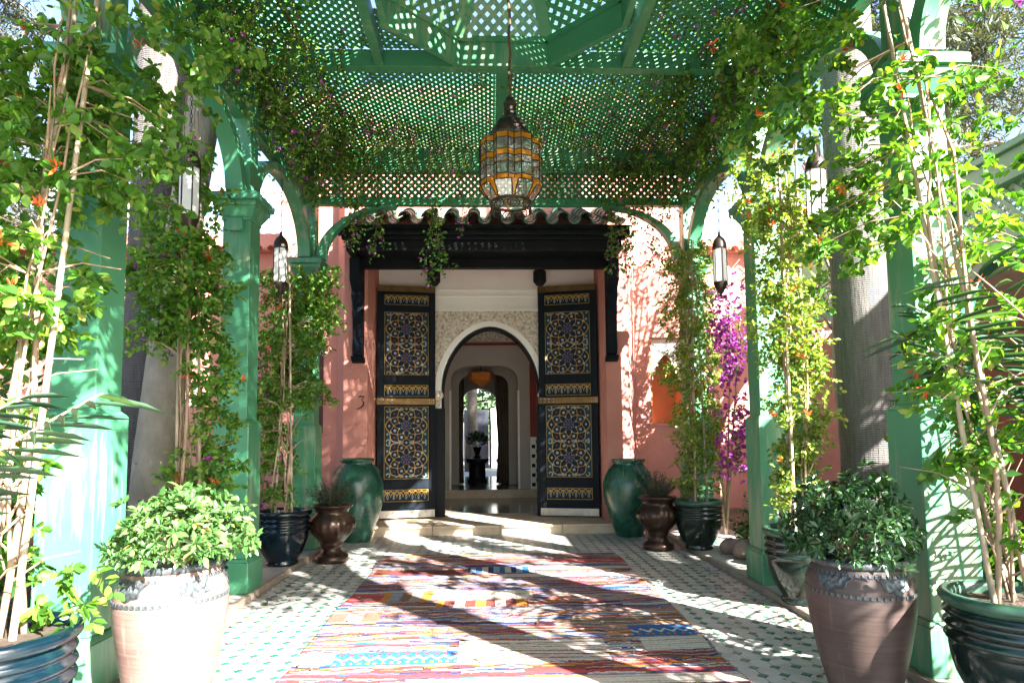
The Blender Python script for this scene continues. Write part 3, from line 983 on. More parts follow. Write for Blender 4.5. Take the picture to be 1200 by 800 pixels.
# plain arch moulding inside the carving
i2 = arch_pts(ACX, AHW, ASP, AAP-ASP, 28, 1.85, 1.9)
i2 = [(i2[0][0], ASP-.35)]+i2+[(i2[-1][0], ASP-.35)]
o2 = arch_pts(ACX, AHW+.098, ASP, AAP-ASP+.083, 28, 1.85, 1.9)
o2 = [(o2[0][0], ASP-.35)]+o2+[(o2[-1][0], ASP-.35)]
MB().band(i2, o2, 'y', YR-.035, YR-.002).build('arch_moulding', M['white'], bld, smooth=True, fix=True)
for z0, z1, d in ((3.362, 3.40, .03), (3.60, 3.625, .016), (3.70, 3.72, .02)):
    W('plaster_moulding', M['white'], (SX0-.0, SX1+.0, YR-d, YR-.002, z0, z1))
# scalloped carved pendants at the arch feet
for s in (-1, 1):
    x0 = ACX+s*(AHW-.0)
    po = [(x0+s*.13, ASP-.02), (x0, ASP-.02), (x0-s*.04, ASP-.10), (x0, ASP-.16), (x0+s*.02, ASP-.26), (x0+s*.13, ASP-.36)]
    MB().prism(po, 'y', YR-.042, YR-.003).build('carved_pendant', M['stucco'], bld, fix=True)
# black timber frame lining the opening
i3 = arch_pts(ACX, AHW-.028, ASP-.03, AAP-ASP-.005, 28, 1.85, 1.9)
o3 = arch_pts(ACX, AHW+.0, ASP-.03, AAP-ASP+.03, 28, 1.85, 1.9)
i3 = [(i3[0][0], ZS)]+i3+[(i3[-1][0], ZS)]; o3 = [(o3[0][0], ZS)]+o3+[(o3[-1][0], ZS)]
MB().band(i3, o3, 'y', YR+.06, YR+.28).build('arch_frame', M['black_wood'], bld, smooth=True, fix=True)
for s in (-1, 1):
    a, b = sorted((ACX+s*(AHW-.055), ACX+s*(AHW+.10)))
    W('door_post', M['black_wood'], (a, b, YR-.055, YR+.05, ZS, ASP-.30), bevel=0.006)

# ---- painted door leaves
NAVY = np.array((0.005, 0.014, 0.03)); GOLD = np.array((0.46, 0.31, 0.075)); IVORY = np.array((0.36, 0.42, 0.43))
RED = np.array((0.20, 0.04, 0.04)); BLUE = np.array((0.03, 0.05, 0.15)); TEAL = np.array((0.016, 0.065, 0.085))
def panel_paint(w, h):
    def fn(u, v):
        c = np.repeat(TEAL[None], len(u), 0)*0.55 + NAVY*0.5
        def put(mask, col): c[mask] = col
        s = w/0.56
        for cy in (h*0.27, h*0.73):
            x = (u-w/2)/s; y = (v-cy)/s
            r = np.hypot(x, y); th = np.arctan2(y, x)
            put(r < 0.235+0.018*np.cos(8*th), NAVY*1.1)
            for k in range(16):
                a = k*math.pi/8
                for rr, sz, col in ((0.155, 0.021, IVORY if k % 2 else RED), (0.212, 0.017, RED if (k % 4 == 2) else IVORY), (0.095, 0.013, IVORY if k % 2 else NAVY)):
                    put(np.hypot((x-rr*math.cos(a))*1.0, (y-rr*math.sin(a))) < sz*0.8, col*0.8)
            put(r < 0.07*(0.72+0.28*np.cos(8*th)), BLUE)
            put(r < 0.014, RED)
            lw = 0.0042
            put(np.abs(r-(0.125+0.022*np.cos(8*th))) < lw, GOLD)
            put(np.abs(r-(0.185-0.026*np.cos(8*th))) < lw, GOLD)
            put(np.abs(r-(0.242+0.016*np.cos(8*th))) < lw*1.1, GOLD)
            put(np.abs(r-0.072*(0.8+0.2*np.cos(8*th+math.pi))) < lw*0.7, GOLD*0.8)
            put((np.abs(y) < lw) & (np.abs(x) > 0.25), GOLD)
            for sx in (-1, 1):
                for sy in (-1, 1):
                    q = np.hypot(x-sx*0.225, y-sy*0.195); t2 = np.arctan2(y-sy*0.195, x-sx*0.225)
                    put((np.abs(q-0.022) < 0.007) & (np.cos(t2-sx*sy) > -0.6), IVORY*0.75)
                    q = np.hypot(x-sx*0.235, y-sy*0.105)
                    put(q < 0.014, IVORY*0.7)
        for yy in (h*0.5, h*0.02+0.02, h*0.98-0.02):
            for dx in (-.05, .05, -.12, .12):
                put(np.hypot((u-w/2)/s-dx, ((v-yy)/s)*1.5) < 0.02, IVORY*0.6)
        e = np.minimum(np.minimum(u, w-u), np.minimum(v, h-v))
        put(e < 0.020, NAVY); put((e > 0.006) & (e < 0.0125), GOLD)
        return c
    return fn
def band_paint(w, h):
    def fn(u, v):
        c = np.repeat(NAVY[None], len(u), 0)*1.2
        n = 7; pw = (w-.03)/n
        x = (np.mod(u-.015, pw)/pw-.5); y = v/h
        k = np.floor((u-.015)/pw)
        c[np.hypot(x*1.5, (y-.42)*1.1) < .24] = IVORY*0.75
        c[np.hypot(x*1.5, (y-.42)*1.1) < .15] = TEAL*2
        c[np.hypot(x, (y-.78)*0.9) < .12] = RED*0.8
        top = .30+.45*np.sqrt(np.maximum(0, 1-(x*2)**2))
        c[np.abs(y-top) < .055] = GOLD
        x2 = np.mod(x+.5+.5, 1)-.5
        top2 = .40+.45*np.sqrt(np.maximum(0, 1-(x2*2)**2))
        c[np.abs(y-top2) < .05] = GOLD*0.85
        e = np.minimum(np.minimum(u, w-u), np.minimum(v, h-v))
        c[e < 0.016] = NAVY; c[(e > 0.004) & (e < 0.011)] = GOLD
        return c
    return fn

def make_leaf(xo, yo, xi, yi, label):
    """leaf standing open from its outer edge (xo,yo) to its inner edge (xi,yi)"""
    d = Vector((xi-xo, yi-yo, 0)); Wd = d.length; d.normalize()
    flip = xi < xo
    leaf = node('door', bld); leaf['label'] = label
    # local frame: u along leaf left->right in view, n towards the viewer
    o = Vector((xi, yi, 0)) if flip else Vector((xo, yo, 0))
    u = -d if flip else d
    nv = Vector((u.y, -u.x, 0))
    if nv.y > 0: nv = -nv
    z0, z1 = ZS+.015, 3.72
    def slab(name, a, b, za, zb, t0, t1, mat, parent=leaf, bevel=0.0):
        m = MB(); i = 0
        P = []
        for t in (t0, t1):
            for (uu, zz) in ((a, za), (b, za), (b, zb), (a, zb)):
                P.append(tuple(o+u*uu+nv*t+Vector((0, 0, zz))))
        m.v = P
        m.f = [(0, 1, 2, 3), (7, 6, 5, 4), (0, 4, 5, 1), (1, 5, 6, 2), (2, 6, 7, 3), (3, 7, 4, 0)]
        return m.build(name, mat, parent, bevel=bevel, fix=True)
    slab('leaf_board', 0, Wd, z0, z1, 0, .05, M['navy_wood'])
    H = z1-z0
    ml, mr = .115, .115
    # stiles and rails proud of the board
    slab('stile', 0, ml-.02, z0, z1, .051, .075, M['navy_wood'], bevel=.004)
    slab('stile', Wd-mr+.02, Wd, z0, z1, .051, .075, M['navy_wood'], bevel=.004)
    bands = [(0.085, 0.125, 'rail'), (0.125, 0.185, 'band'), (0.185, 0.245, 'rail'), (0.245, 0.545, 'panel'), (0.545, 0.585, 'strap'),
             (0.585, 0.645, 'band'), (0.645, 0.675, 'rail'), (0.675, 0.885, 'panel'), (0.885, 0.915, 'rail'), (0.915, 0.965, 'band'), (0.965, 1.0, 'top')]
    # proportions measured on the open leaves
    Zs = [(z0, z0+.125, 'kick'), (z0+.125, z0+.24, 'rail'), (z0+.24, z0+.435, 'band'), (z0+.435, z0+.58, 'rail'), (z0+.58, z0+1.70, 'panel'),
          (z0+1.70, z0+1.715, 'rail'), (z0+1.715, z0+1.82, 'strap'), (z0+1.82, z0+1.835, 'rail'), (z0+1.835, z0+2.03, 'band'), (z0+2.03, z0+2.17, 'rail'),
          (z0+2.17, z0+3.16, 'panel'), (z0+3.16, z0+3.26, 'rail'), (z0+3.26, z0+3.43, 'band'), (z0+3.43, z0+3.46, 'rail'), (z0+3.46, z1, 'top')]
    for za, zb, k in Zs:
        a, b = ml-.018, Wd-mr+.018
        if k == 'rail': slab('rail', a, b, za, zb, .051, .073, M['navy_wood'], bevel=.003)
        elif k == 'kick':
            pl = slab('kick_plate', .012, Wd-.012, za+.008, zb-.008, .076, .081, M['steel'])
            for r_ in range(2):
                for q_ in range(9):
                    pc = o+u*(.05+(Wd-.1)*q_/8)+nv*.081+Vector((0, 0, za+.035+.05*r_))
                    s_ = MB().lathe([(.0125, -.004), (.011, .002), (.006, .006), (.001, .007)], 8)
                    so = s_.build('stud', M['steel'], pl); so.location = pc; so.rotation_euler = nv.to_track_quat('Z', 'Y').to_euler()
        elif k == 'strap':
            slp = slab('brass_strap', -.01, Wd+.01, za+.004, zb-.004, .076, .088, M['brass'], bevel=.003)
            for r_ in range(2):
                for q_ in (0, 1, 2, 3, 12, 13):
                    pc = o+u*(.03+(Wd-.06)*q_/13)+nv*.088+Vector((0, 0, za+.03+.045*r_))
                    so = MB().lathe([(.011, -.004), (.010, .002), (.006, .006), (.001, .007)], 8).build('stud', M['steel'], slp)
                    so.location = pc; so.rotation_euler = nv.to_track_quat('Z', 'Y').to_euler()
        elif k == 'top':
            tp = slab('brass_head', .0, Wd, za+.01, zb, .076, .092, M['brass'])
            for q_ in range(26):
                uu = .01+(Wd-.03)*q_/25
                slab('reeding', uu, uu+.012, za+.02, zb-.01, .092, .098, M['brass'], tp)
        else:
            pa, pb = a+.004, b-.004
            w_, h_ = pb-pa, zb-za-.006
            fn = panel_paint(w_, h_) if k == 'panel' else band_paint(w_, h_)
            def t3(U, V, pa=pa, za=za):
                base = np.array(o)[None]+np.array(u)[None]*(pa+U)[:, None]+np.array(nv)[None]*.058
                base[:, 2] += za+.003+V
                return base
            paint_grid('painted_panel' if k == 'panel' else 'painted_band', fn, w_, h_, 120, int(120*h_/w_), M['painted'], leaf, t3)
    return leaf
make_leaf(-1.735, 9.86, -.865, 10.02, 'painted door leaf on the side of the house number')
make_leaf(1.66, 9.80, .775, 10.02, 'painted door leaf on the side of the window niche')

# spot lamps under the lintel
for x in (-.86, .78):
    sp = node('spot_lamp', bld)
    MB().lathe([(.05, 0), (.10, .06), (.10, .22), (.07, .26)], 6, (x, 9.78, 3.70)).build('housing', M['black_wood'], sp, fix=True)
    MB().box(x-.02, x+.02, 9.76, 9.80, 3.94, 4.092).build('bracket', M['iron'], sp)

# ---- tiled canopy over the door
can = node('canopy', bld)
CX0, CX1 = -2.02, 1.90
YC = 8.42                            # front edge
W('soffit', M['black_wood'], (CX0+.12, CX1-.12, YC+.10, YF-.002, 3.945, 4.0), parent=can)
W('fascia', M['black_wood'], (CX0+.10, CX1-.10, YC+.06, YC+.12, 3.88, 4.02), parent=can, bevel=.006)
W('fascia', M['black_wood'], (CX0+.05, CX1-.05, YC+.01, YC+.10, 4.022, 4.07), parent=can, bevel=.006)
W('fascia', M['black_wood'], (CX0, CX1, YC-.04, YC+.06, 4.072, 4.13), parent=can, bevel=.008)
for x0, x1 in ((CX0+.10, CX0+.18), (CX1-.18, CX1-.10)):
    W('side_board', M['black_wood'], (x0, x1, YC+.121, YF-.003, 3.88, 4.10), parent=can)
W('beam', M['black_wood'], (CX0+.2, CX1-.2, YF-.12, YF-.004, 3.80, 3.944), parent=can, bevel=.006)
for i in range(9):                   # carved bosses on the soffit beam
    x = CX0+.45+i*.39
    MB().lathe([(.0, -.012), (.05, -.008), (.09, 0), (.10, .012)], 12, (0, 0, 0)).build('boss', M['black_wood'], can, smooth=True).matrix_local = Matrix.Translation((x, YF-.125, 3.87)) @ Matrix.Rotation(RAD(90), 4, 'X') @ Matrix.Diagonal((1, .45, 1, 1))
# scalloped eaves board
sc = []
nsc = 13; pw = (CX1-CX0)/nsc
top, bot = [], []
for i in range(nsc*8+1):
    x = CX0+(CX1-CX0)*i/(nsc*8)
    ph = (i % 8)/8
    bot.append((x, 4.135+.03*abs(math.sin(math.pi*ph))**0.7)); top.append((x, 4.21))
MB().band(bot, top, 'y', YC-.02, YC+.0).build('eaves_board', M['black_wood'], can, fix=True)
W('roof_deck', M['black_wood'], (CX0, CX1, YC+.02, YC+.06, 4.132, 4.20), parent=can)
# barrel tiles: four courses, cover and channel tiles alternate
SL = RAD(24)
def half_barrel(r0, r1, L, up, t=.018, n=10):
    m = MB()
    for e, (yy, r) in enumerate(((0, r0), (L, r1))):
        for k in range(n+1):
            a = math.pi*k/n
            for rr in (r, r-t):
                x = -rr*math.cos(a); z = rr*math.sin(a)*(1 if up else -1)*0.9
                m.v.append((x, yy, z))
    w = 2*(n+1)
    for k in range(n):
        a, b = 2*k, 2*k+2
        m.f += [(a, b, w+b, w+a), (a+1, w+a+1, w+b+1, b+1), (a, a+1, b+1, b), (w+a, w+b, w+b+1, w+a+1)]
    m.f += [(0, w, w+1, 1), (2*n, 2*n+1, w+2*n+1, w+2*n)]
    return m
cover = half_barrel(.090, .075, .36, True).build('cover_tile', M['roof_tile'], can, smooth=True, fix=True)
chan = half_barrel(.085, .095, .36, False).build('channel_tile', M['roof_tile'], can, smooth=True, fix=True)
first = {}
for c_ in range(4):
    for i in range(nsc):
        x = CX0+pw*(i+.5)
        d = c_*.235
        y = YC-.10+d*math.cos(SL); z = 4.235+d*math.sin(SL)
        for src, nm, dx, dz in ((chan, 'channel_tile', 0, .03), (cover, 'cover_tile', pw/2, .045)):
            if nm == 'cover_tile' and i == nsc-1: continue
            if nm not in first: t_ = src; first[nm] = 1
            else: t_ = src.copy(); COL.objects.link(t_)
            t_.parent = can
            t_.location = (x+dx, y+R.uniform(-.01, .01), z+dz+R.uniform(-.004, .004)); t_.rotation_euler = (SL+R.uniform(-.02, .02)-.03, 0, R.uniform(-.02, .02))
# carved brackets
for x in (CX0+.14, CX1-.14):
    br = node('bracket', can)
    po = [(YF-.002, 2.52), (YF-.10, 2.55), (YF-.13, 2.66), (YF-.10, 2.80), (YF-.12, 3.05), (YF-.16, 3.16), (YF-.14, 3.24), (YF-.22, 3.38), (YF-.20, 3.46), (YF-.34, 3.58), (YF-.36, 3.89), (YF-.002, 3.89)]
    MB().prism(po, 'x', x-.075, x+.075).build('carved_board', M['navy_wood'], br, bevel=.01, fix=True)
    MB().prism([(YF-.003, 2.44), (YF-.10, 2.47), (YF-.14, 2.53), (YF-.003, 2.515)], 'x', x-.09, x+.09).build('drop', M['navy_wood'], br, fix=True)
    for i in range(7):
        zz = 3.02+i*.085
        MB().lathe([(.0, -.01), (.022, -.006), (.028, 0)], 8).build('carved_boss', M['navy_wood'], br).matrix_local = Matrix.Translation((x+(.02 if i % 2 else -.02), YF-.13-.012*i-max(0, (i-3))*.02, zz)) @ Matrix.Rotation(RAD(90), 4, 'X')

# ---- house number: the flat-topped 3 in brass
pts = [(.02, .160), (.05, .166), (.10, .164), (.06, .108), (.075, .10), (.092, .08), (.092, .05), (.07, .02), (.035, -.002), (-.015, -.015)]
hb = MB(); hb.tube([(p[0], 0, p[1]) for p in pts], [.008, .010, .010, .006, .006, .011, .013, .011, .007, .004], 6)
hn = hb.build('house_number', M['iron'], bld, smooth='all'); hn.location = (-1.90, YF-.008, 1.80)
hn['label'] = 'small dark metal numeral 3'

# ------------------------------------------------------------------ inside the house, seen through the arch
IX = -.12
inside = []
W('hall_floor', M['marble'], (-3.0, 3.0, 10.425, 12.95, ZS-.06, ZS+.004))
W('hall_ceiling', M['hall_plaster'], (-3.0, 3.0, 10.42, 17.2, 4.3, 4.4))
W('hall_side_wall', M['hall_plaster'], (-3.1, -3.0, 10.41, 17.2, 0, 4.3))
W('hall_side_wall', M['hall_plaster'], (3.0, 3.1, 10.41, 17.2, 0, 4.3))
W('roof_slab', M['pink'], (-3.11, 3.01, 10.405, 17.3, 4.42, 4.6))
W('raised_floor', M['marble'], (-3.0, 3.0, 12.98, 17.2, 0, .30))
W('raised_floor_edge', M['stone'], (-3.0, 3.0, 12.90, 12.976, 0, .305))
mb = MB(); wall_arch(mb, -2.99, 2.99, .31, 4.29, 12.99, 13.2, IX, .68, 2.45, .36, 20, 4.0, 2.2)
mb.build('inner_arch_wall', M['hall_plaster'], bld, fix=True)
W('picture_rail', M['red_wall'], (-2.98, 2.98, 12.955, 12.988, 3.22, 3.27))
W('picture_rail', M['stucco'], (-2.98, 2.98, 12.96, 12.987, 3.30, 3.6))
mb = MB(); wall_arch(mb, -2.99, 2.99, .31, 4.28, 14.2, 14.35, IX-.03, .55, 2.45, .30, 20, 4.0, 2.2)
mb.build('inner_arch_wall', M['hall_plaster'], bld, fix=True)
mb = MB(); wall_arch(mb, -2.99, 2.99, .31, 4.27, 16.9, 17.1, -.30, .52, 2.10, .52, 20, 2, 2)
mb.build('garden_wall_arch', M['hall_plaster'], bld, fix=True)
# deep red side bay with a tiled dado right of the inner arch
W('red_bay_wall', M['red_wall'], (.80, 2.9, 12.90, 12.952, 1.35, 3.21))
dd = MB(); dd.box(.80, 2.9, 12.91, 12.95, .31, 1.348)
dado = dd.build('dado', M['white'], bld)
tm = MB(); tm.box(-.035, .035, -.008, 0, -.035, .035); tme = tm.mesh('dado_tile'); tme.materials.append(M['navy_wood'])
for i in range(5):
    for j in range(10):
        if (i+j) % 2 == 0: place(tme, 'dado_tile', dado, (.86+i*.085, 12.909, .40+j*.095))
for s in (-1, 1):
    W('door_jamb_trim', M['white_trim'], (IX+s*.69-.02, IX+s*.69+.02, 12.96, 12.987, .31, 2.3))

# curtains
for s, x0, x1, side in ((-1, -.94, -.60, 'left'), (1, .13, .46, 'right')):
    cu = MB()
    nseg = 40
    for zi, z in enumerate((0.32, 1.2, 2.0, 3.1)):
        for i in range(nseg+1):
            t = i/nseg
            pinch = 1.0 if zi in (0, 2, 3) else 0.86
            xx = (x0 if s < 0 else x1)+(t if s < 0 else -t)*(x1-x0)*pinch
            cu.v.append((xx, 14.55+.03*math.sin(t*38)+.012*math.sin(t*91), z))
    for zi in range(3):
        for i in range(nseg):
            a = zi*(nseg+1)+i; cu.f.append((a, a+1, a+nseg+2, a+nseg+1))
    o = cu.build('curtain', M['curtain'], smooth='all')
    md = o.modifiers.new('thick', 'SOLIDIFY'); md.thickness = .012
    tag(o, 'brown floor-length curtain on the %s of the far archway indoors' % side, 'curtain', 'curtains in the hall')
# pedestal and plant in silhouette
pd = thing('pedestal_table', 'dark drum pedestal standing in the hall before the far arch', 'table', (-.32, 15.2, .30))
MB().lathe([(.24, 0), (.24, .05), (.20, .08), (.19, .42), (.24, .46), (.26, .48), (.26, .52)], 24).build('drum', M['black_wood'], pd, smooth=True)
MB().lathe([(.27, .521), (.27, .55)], 24).build('top', M['black_wood'], pd)
for s in (-1, 1):
    ch = thing('side_stool', 'small carved stool on the %s of the hall pedestal' % ('left' if s < 0 else 'right'), 'stool', (-.32+s*.62, 15.9, .30), 0, 'stools beside the pedestal')
    MB().lathe([(.16, 0), (.08, .2), (.07, .25), (.17, .46), (.17, .5)], 8).build('carved_body', M['shutter'], ch)
pv = thing('indoor_plant', 'rounded dark plant in a vase on the hall pedestal', 'plant', (-.32, 15.2, .851))
MB().lathe([(.07, 0), (.10, .03), (.055, .09), (.09, .2), (.11, .26), (.10, .27)], 16).build('vase', M['bronze'], pv, smooth=True)
r_ = np.random.default_rng(5)
pp = nrm(r_.normal(size=(500, 3)))*np.array([.25, .25, .17])*(r_.random((500, 1))**.4)
leaf_mesh('foliage', pp+np.array([0, 0, .44]), pp+np.array([0, 0, .1]), .07, M['bush_leaf'], pv, rng=r_)
# hanging orange paper lantern
ol = thing('ceiling_lantern', 'orange faceted lantern hanging in the hall', 'lantern', (-.20, 13.7, 2.55))
MB().lathe([(.05, -.12), (.13, -.06), (.25, .02), (.27, .07), (.27, .17), (.22, .20)], 8).build('shade', M['amber_shade'], ol, fix=True)
MB().tube([(0, 0, .2), (0, 0, 1.75)], .008).build('chain', M['iron'], ol)

# courtyard behind the far arch
W('courtyard_floor', M['strip'], (-6, 6, 17.35, 34, -.02, .22))
cw = thing('courtyard_screen', 'dark slatted screen with a pale post seen through the far arch', 'screen', (0, 23, 0))
for i in range(14):
    MB().box(-3.2+i*.45, -3.2+i*.45+.43, 0, .06, .22, 2.3).build('board', M['dark_wall'], cw)
MB().box(.02, .26, -.12, -.02, .22, 2.35).build('post', M['white_trim'], cw)
pt = thing('palm_tree', 'pale palm trunk in the courtyard seen through the far arch', 'palm', (-.62, 21, .2))
MB().tube([(0, 0, 0), (.02, 0, 2), (.05, .1, 4.2), (.0, .2, 6)], [.24, .165, .15, .15], 14).build('trunk', M['court_bark'], pt, smooth='all')
r_ = np.random.default_rng(6)
ct = thing('courtyard_tree', 'round green tree behind the courtyard screen', 'tree', (.3, 28, .2))
MB().tube([(0, 0, 0), (.1, 0, 1.5), (0, .1, 3)], [.2, .16, .1], 8).build('trunk', M['bark'], ct)
pp = nrm(r_.normal(size=(7000, 3)))*np.array([3.2, 2.0, 2.4])*(r_.random((7000, 1))**.33)
pp *= (0.8+.3*np.sin(pp[:, :1]*3+pp[:, 2:]*2.3))
leaf_mesh('crown', pp+np.array([0, 0, 3.4]), pp, .22, M['tree_leaf'], ct, rng=r_, aspect=.6)

# ------------------------------------------------------------------ set-back side wings with cornice and roof screens
for s, x0, x1, side in ((-1, -15.0, -3.125, 'left'), (1, 3.025, 15.0, 'right')):
    wg = thing('side_wing', 'pink wing set back on the %s, cornice and white lattice screen on top' % side, 'wall', (0, 0, 0))
    MB().box(x0, x1, 12.0, 12.4, -.1, 4.85).build('wall', M['pink'], wg)
    MB().box(x0, x1, 11.86, 12.4, 4.85, 4.96).build('cornice', M['pink'], wg)
    MB().box(x0, x1, 11.95, 12.4, 4.961, 5.22).build('parapet', M['pink'], wg)
    ln = 36
    cm = half_barrel(.10, .10, .34, True, .02, 6).build('cornice_tile', M['terra_tile'], wg, fix=True)
    for i in range(ln):
        t_ = cm if i == 0 else cm.copy()
        if i: COL.objects.link(t_)
        t_.parent = wg
        xx = (x1-.15-.24*i) if s < 0 else (x0+.15+.24*i)
        t_.location = (xx, 11.66, 4.83); t_.rotation_euler = (RAD(8), 0, 0)
    xa, xb = (x1-6.5, x1-.05) if s < 0 else (x0+.05, x0+6.5)
    lattice([(xa, 5.22), (xb, 5.22), (xb, 6.05), (xa, 6.05)], (0, 12.05, 0), X_, Z_, Y_, M['white_trim'], wg, 'lattice_screen', .14, .045, .02)
    MB().box(xa, xb, 12.01, 12.10, 6.05, 6.12).build('screen_rail', M['white_trim'], wg)

# ------------------------------------------------------------------ green arcade on the right, parallel to the walk
arc = thing('green_arcade', 'pale green arcade with lattice spandrels beyond the right columns', 'arcade')
AX = 5.8
ys = [12.0, 9.9, 7.8, 5.7, 3.6, 1.5]
MB().box(AX-.12, AX+.3, 1.3, 12.0, 4.12, 4.44).build('fascia', M['arcade_pale'], arc, bevel=.01)
MB().box(AX-.18, AX+.35, 1.25, 12.0, 4.441, 4.52).build('roof_edge', M['arcade_pale'], arc, bevel=.01)
for i, y in enumerate(ys):
    MB().box(AX-.12, AX+.20, y-.16, y+.16, 0, 4.119).build('post', M['arcade'], arc, bevel=.01)
    MB().box(AX-.17, AX+.22, y-.2, y+.2, 2.62, 2.74).build('capital', M['arcade'], arc, bevel=.01)
    if i < len(ys)-1:
        ya, yb = ys[i+1]+.131, y-.131
        cy = (ya+yb)/2; hw = (yb-ya)/2-.02
        pts = arch_pts(cy, hw, 2.75, .72, 20)
        pts2 = arch_pts(cy, hw-.12, 2.75, .60, 20)
        MB().band(pts2, pts, 'x', AX-.06, AX+.10).build('arch', M['arcade'], arc, smooth=True, fix=True)
        MB().box(AX-.05, AX+.08, ya, yb, 3.50, 3.58).build('rail', M['arcade_pale'], arc)
        lattice([(ya, 3.58), (yb, 3.58), (yb, 4.12), (ya, 4.12)], (AX, 0, 0), Y_, Z_, X_, M['arcade_pale'], arc, 'lattice_spandrel', .10, .05, .012)
MB().box(AX+1.6, AX+1.8, 1.3, 11.9, -.1, 4.1).build('back_wall', M['arcade_wall'], arc)
# ------------------------------------------------------------------ flat-woven rug
rx0, rx1, ry0, ry1 = RUG
RW, RH = rx1-rx0, ry1-ry0
PAL = dict(maroon=(.165, .055, .05), navy=(.03, .05, .13), blue=(.04, .13, .30), cream=(.56, .49, .40), orange=(.48, .21, .045), grey=(.24, .25, .28),
           red=(.40, .065, .065), brown=(.20, .12, .085), pink=(.45, .22, .19), sky=(.25, .34, .45), dust=(.33, .27, .23), plum=(.13, .07, .10))
PALN = list(PAL); PALA = np.array([PAL[k] for k in PALN])
def rug_fn(u, v):
    rg = np.random.default_rng(21)
    x, y = u, v                       # y runs from the near edge (0) to the far edge (RH)
    c = np.zeros((len(u), 3)); c[:] = PAL['dust']
    wmix = [2.4, 2.2, 2.2, 1.8, 1.9, 1.8, 1.4, 1.2, .7, .9, 1.2, 1.6]; wmix = np.array(wmix)/sum(wmix)
    def lens(mask, x, y, hh, seed):
        g_ = np.random.default_rng(seed)
        L = g_.uniform(.25, .5); A = g_.uniform(.008, .02); ph = g_.uniform(0, 6)
        yy = y+A*np.sin(2*np.pi*x/L+ph)+.004*np.sin(2*np.pi*x/.11+ph*2)
        i = np.floor(yy/hh).astype(int); j = np.floor(x/L+.5*(i % 2)+ph).astype(int)
        t = g_.choice(len(PALN), 4096, p=wmix)
        hsh = (i*131+(j*57)*(i % 3 > 0)+seed*17) % 4096
        c[mask] = PALA[t[hsh[mask]]]
        fr = yy/hh-i
        sh = mask & (fr > .42+.5*np.abs(np.mod(x/L+.5*(i % 2)+ph, 1)-.5))
        c[sh] = PALA[t[(hsh[sh]*7+13) % 4096]]
    def solid(mask, x, y, col, line, seed):
        c[mask] = PAL[col]
        i = np.floor((y+.003*np.sin(x*9+seed))/.011).astype(int)
        s = mask & ((i*(seed+3)) % 7 == 0); c[s] = PAL[line]
        s = mask & ((i*(seed+5)) % 11 == 3) & (np.mod(x*3+i*.37, 1) < .4); c[s] = np.array(PAL[col])*.8
    def bars(mask, x, y, cols, w, edge):
        i = np.floor(x/w).astype(int)
        for k in range(len(cols)):
            c[mask & (i % len(cols) == k)] = PAL[cols[k]]
    def zig(mask, x, y, y0, h, col, line):
        c[mask] = PAL[col]
        for o_ in (.5,):
            yy = (y-y0)/h
            z_ = o_+.13*np.abs(np.mod(x/.085, 1)*2-1)*2-.13
            c[mask & (np.abs(yy-z_) < .07)] = PAL[line]
            c[mask & (np.mod(x, .05) < .02) & (np.abs(yy-.18) < .05)] = np.array(PAL['orange'])*.8
            c[mask & (np.mod(x+.03, .06) < .02) & (np.abs(yy-.82) < .05)] = np.array(PAL['red'])*.8
    Y = 0.0; k = 0
    while Y < RH:
        h = rg.choice([.05, .07, .10, .13, .16]); k += 1
        m = (y >= Y) & (y < Y+h)
        nseg = rg.choice([1, 2, 3], p=[.35, .3, .35])
        cuts = [0]+sorted(rg.choice([.55, .75, .95, 1.35, 1.7, 1.95], nseg-1, replace=False).tolist())+[RW]
        for a, b in zip(cuts[:-1], cuts[1:]):
            jag = .012*np.sign(np.sin(y*260))
            mm = m & (x+jag >= a) & (x+jag < b)
            if a == 0: mm |= m & (x < b-.03) & (x < .05)
            ty = rg.choice(['lens', 'lens2', 'cream', 'bars', 'zig', 'solid'], p=[.50, .36, .07, .0, .0, .07])
            sd = int(rg.integers(1, 900))
            if h >= .13 and ty in ('zig',): ty = 'lens'
            if ty == 'lens': lens(mm, x, y, .020, sd)
            elif ty == 'lens2': lens(mm, x, y, .042, sd)
            elif ty == 'cream': solid(mm, x, y, 'cream', str(rg.choice(['dust', 'pink', 'grey'])), sd)
            elif ty == 'bars': bars(mm, x, y, [['brown', 'orange', 'maroon', 'grey'], ['maroon', 'cream', 'red', 'orange'], ['navy', 'sky', 'blue', 'plum']][int(rg.integers(0, 3))], rg.choice([.06, .09]), 0)
            elif ty == 'zig': zig(mm, x, y, Y, h, 'blue', 'cream')
            else: solid(mm, x, y, str(rg.choice(['red', 'maroon', 'brown'])), 'cream', sd)
        Y += h
    # bands that can be picked out in the photograph
    def at(xa, xb, ya, yb): return (x+rx0 > xa) & (x+rx0 < xb) & (y+ry0 > ya) & (y+ry0 < yb)
    for (xa, xb, ya, yb) in ((-1.0, -.22, 4.02, 4.24), (.98, 1.43, 4.46, 4.74)):
        zig(at(xa, xb, ya, yb), x, y, ya-ry0, yb-ya, 'blue', 'cream')
    solid(at(-.22, .75, 4.05, 4.45), x, y, 'cream', 'dust', 5)
    for yy in np.arange(4.02, 4.5, .075): lens(at(-.1, .9, yy, yy+.022), x, y, .012, int(yy*1000))
    bars(at(-.45, .30, 5.30, 5.52), x, y, ['maroon', 'orange', 'maroon', 'cream'], .085, 0)
    bars(at(-1.0, -.45, 5.55, 5.85), x, y, ['grey', 'brown', 'dust', 'orange'], .09, 0)
    solid(at(-.45, .35, 5.54, 5.82), x, y, 'cream', 'dust', 3)
    solid(at(-1.27, -.95, 5.55, 5.80), x, y, 'red', 'pink', 3)
    solid(at(-1.20, -.2, 6.55, 6.80), x, y, 'red', 'maroon', 4)
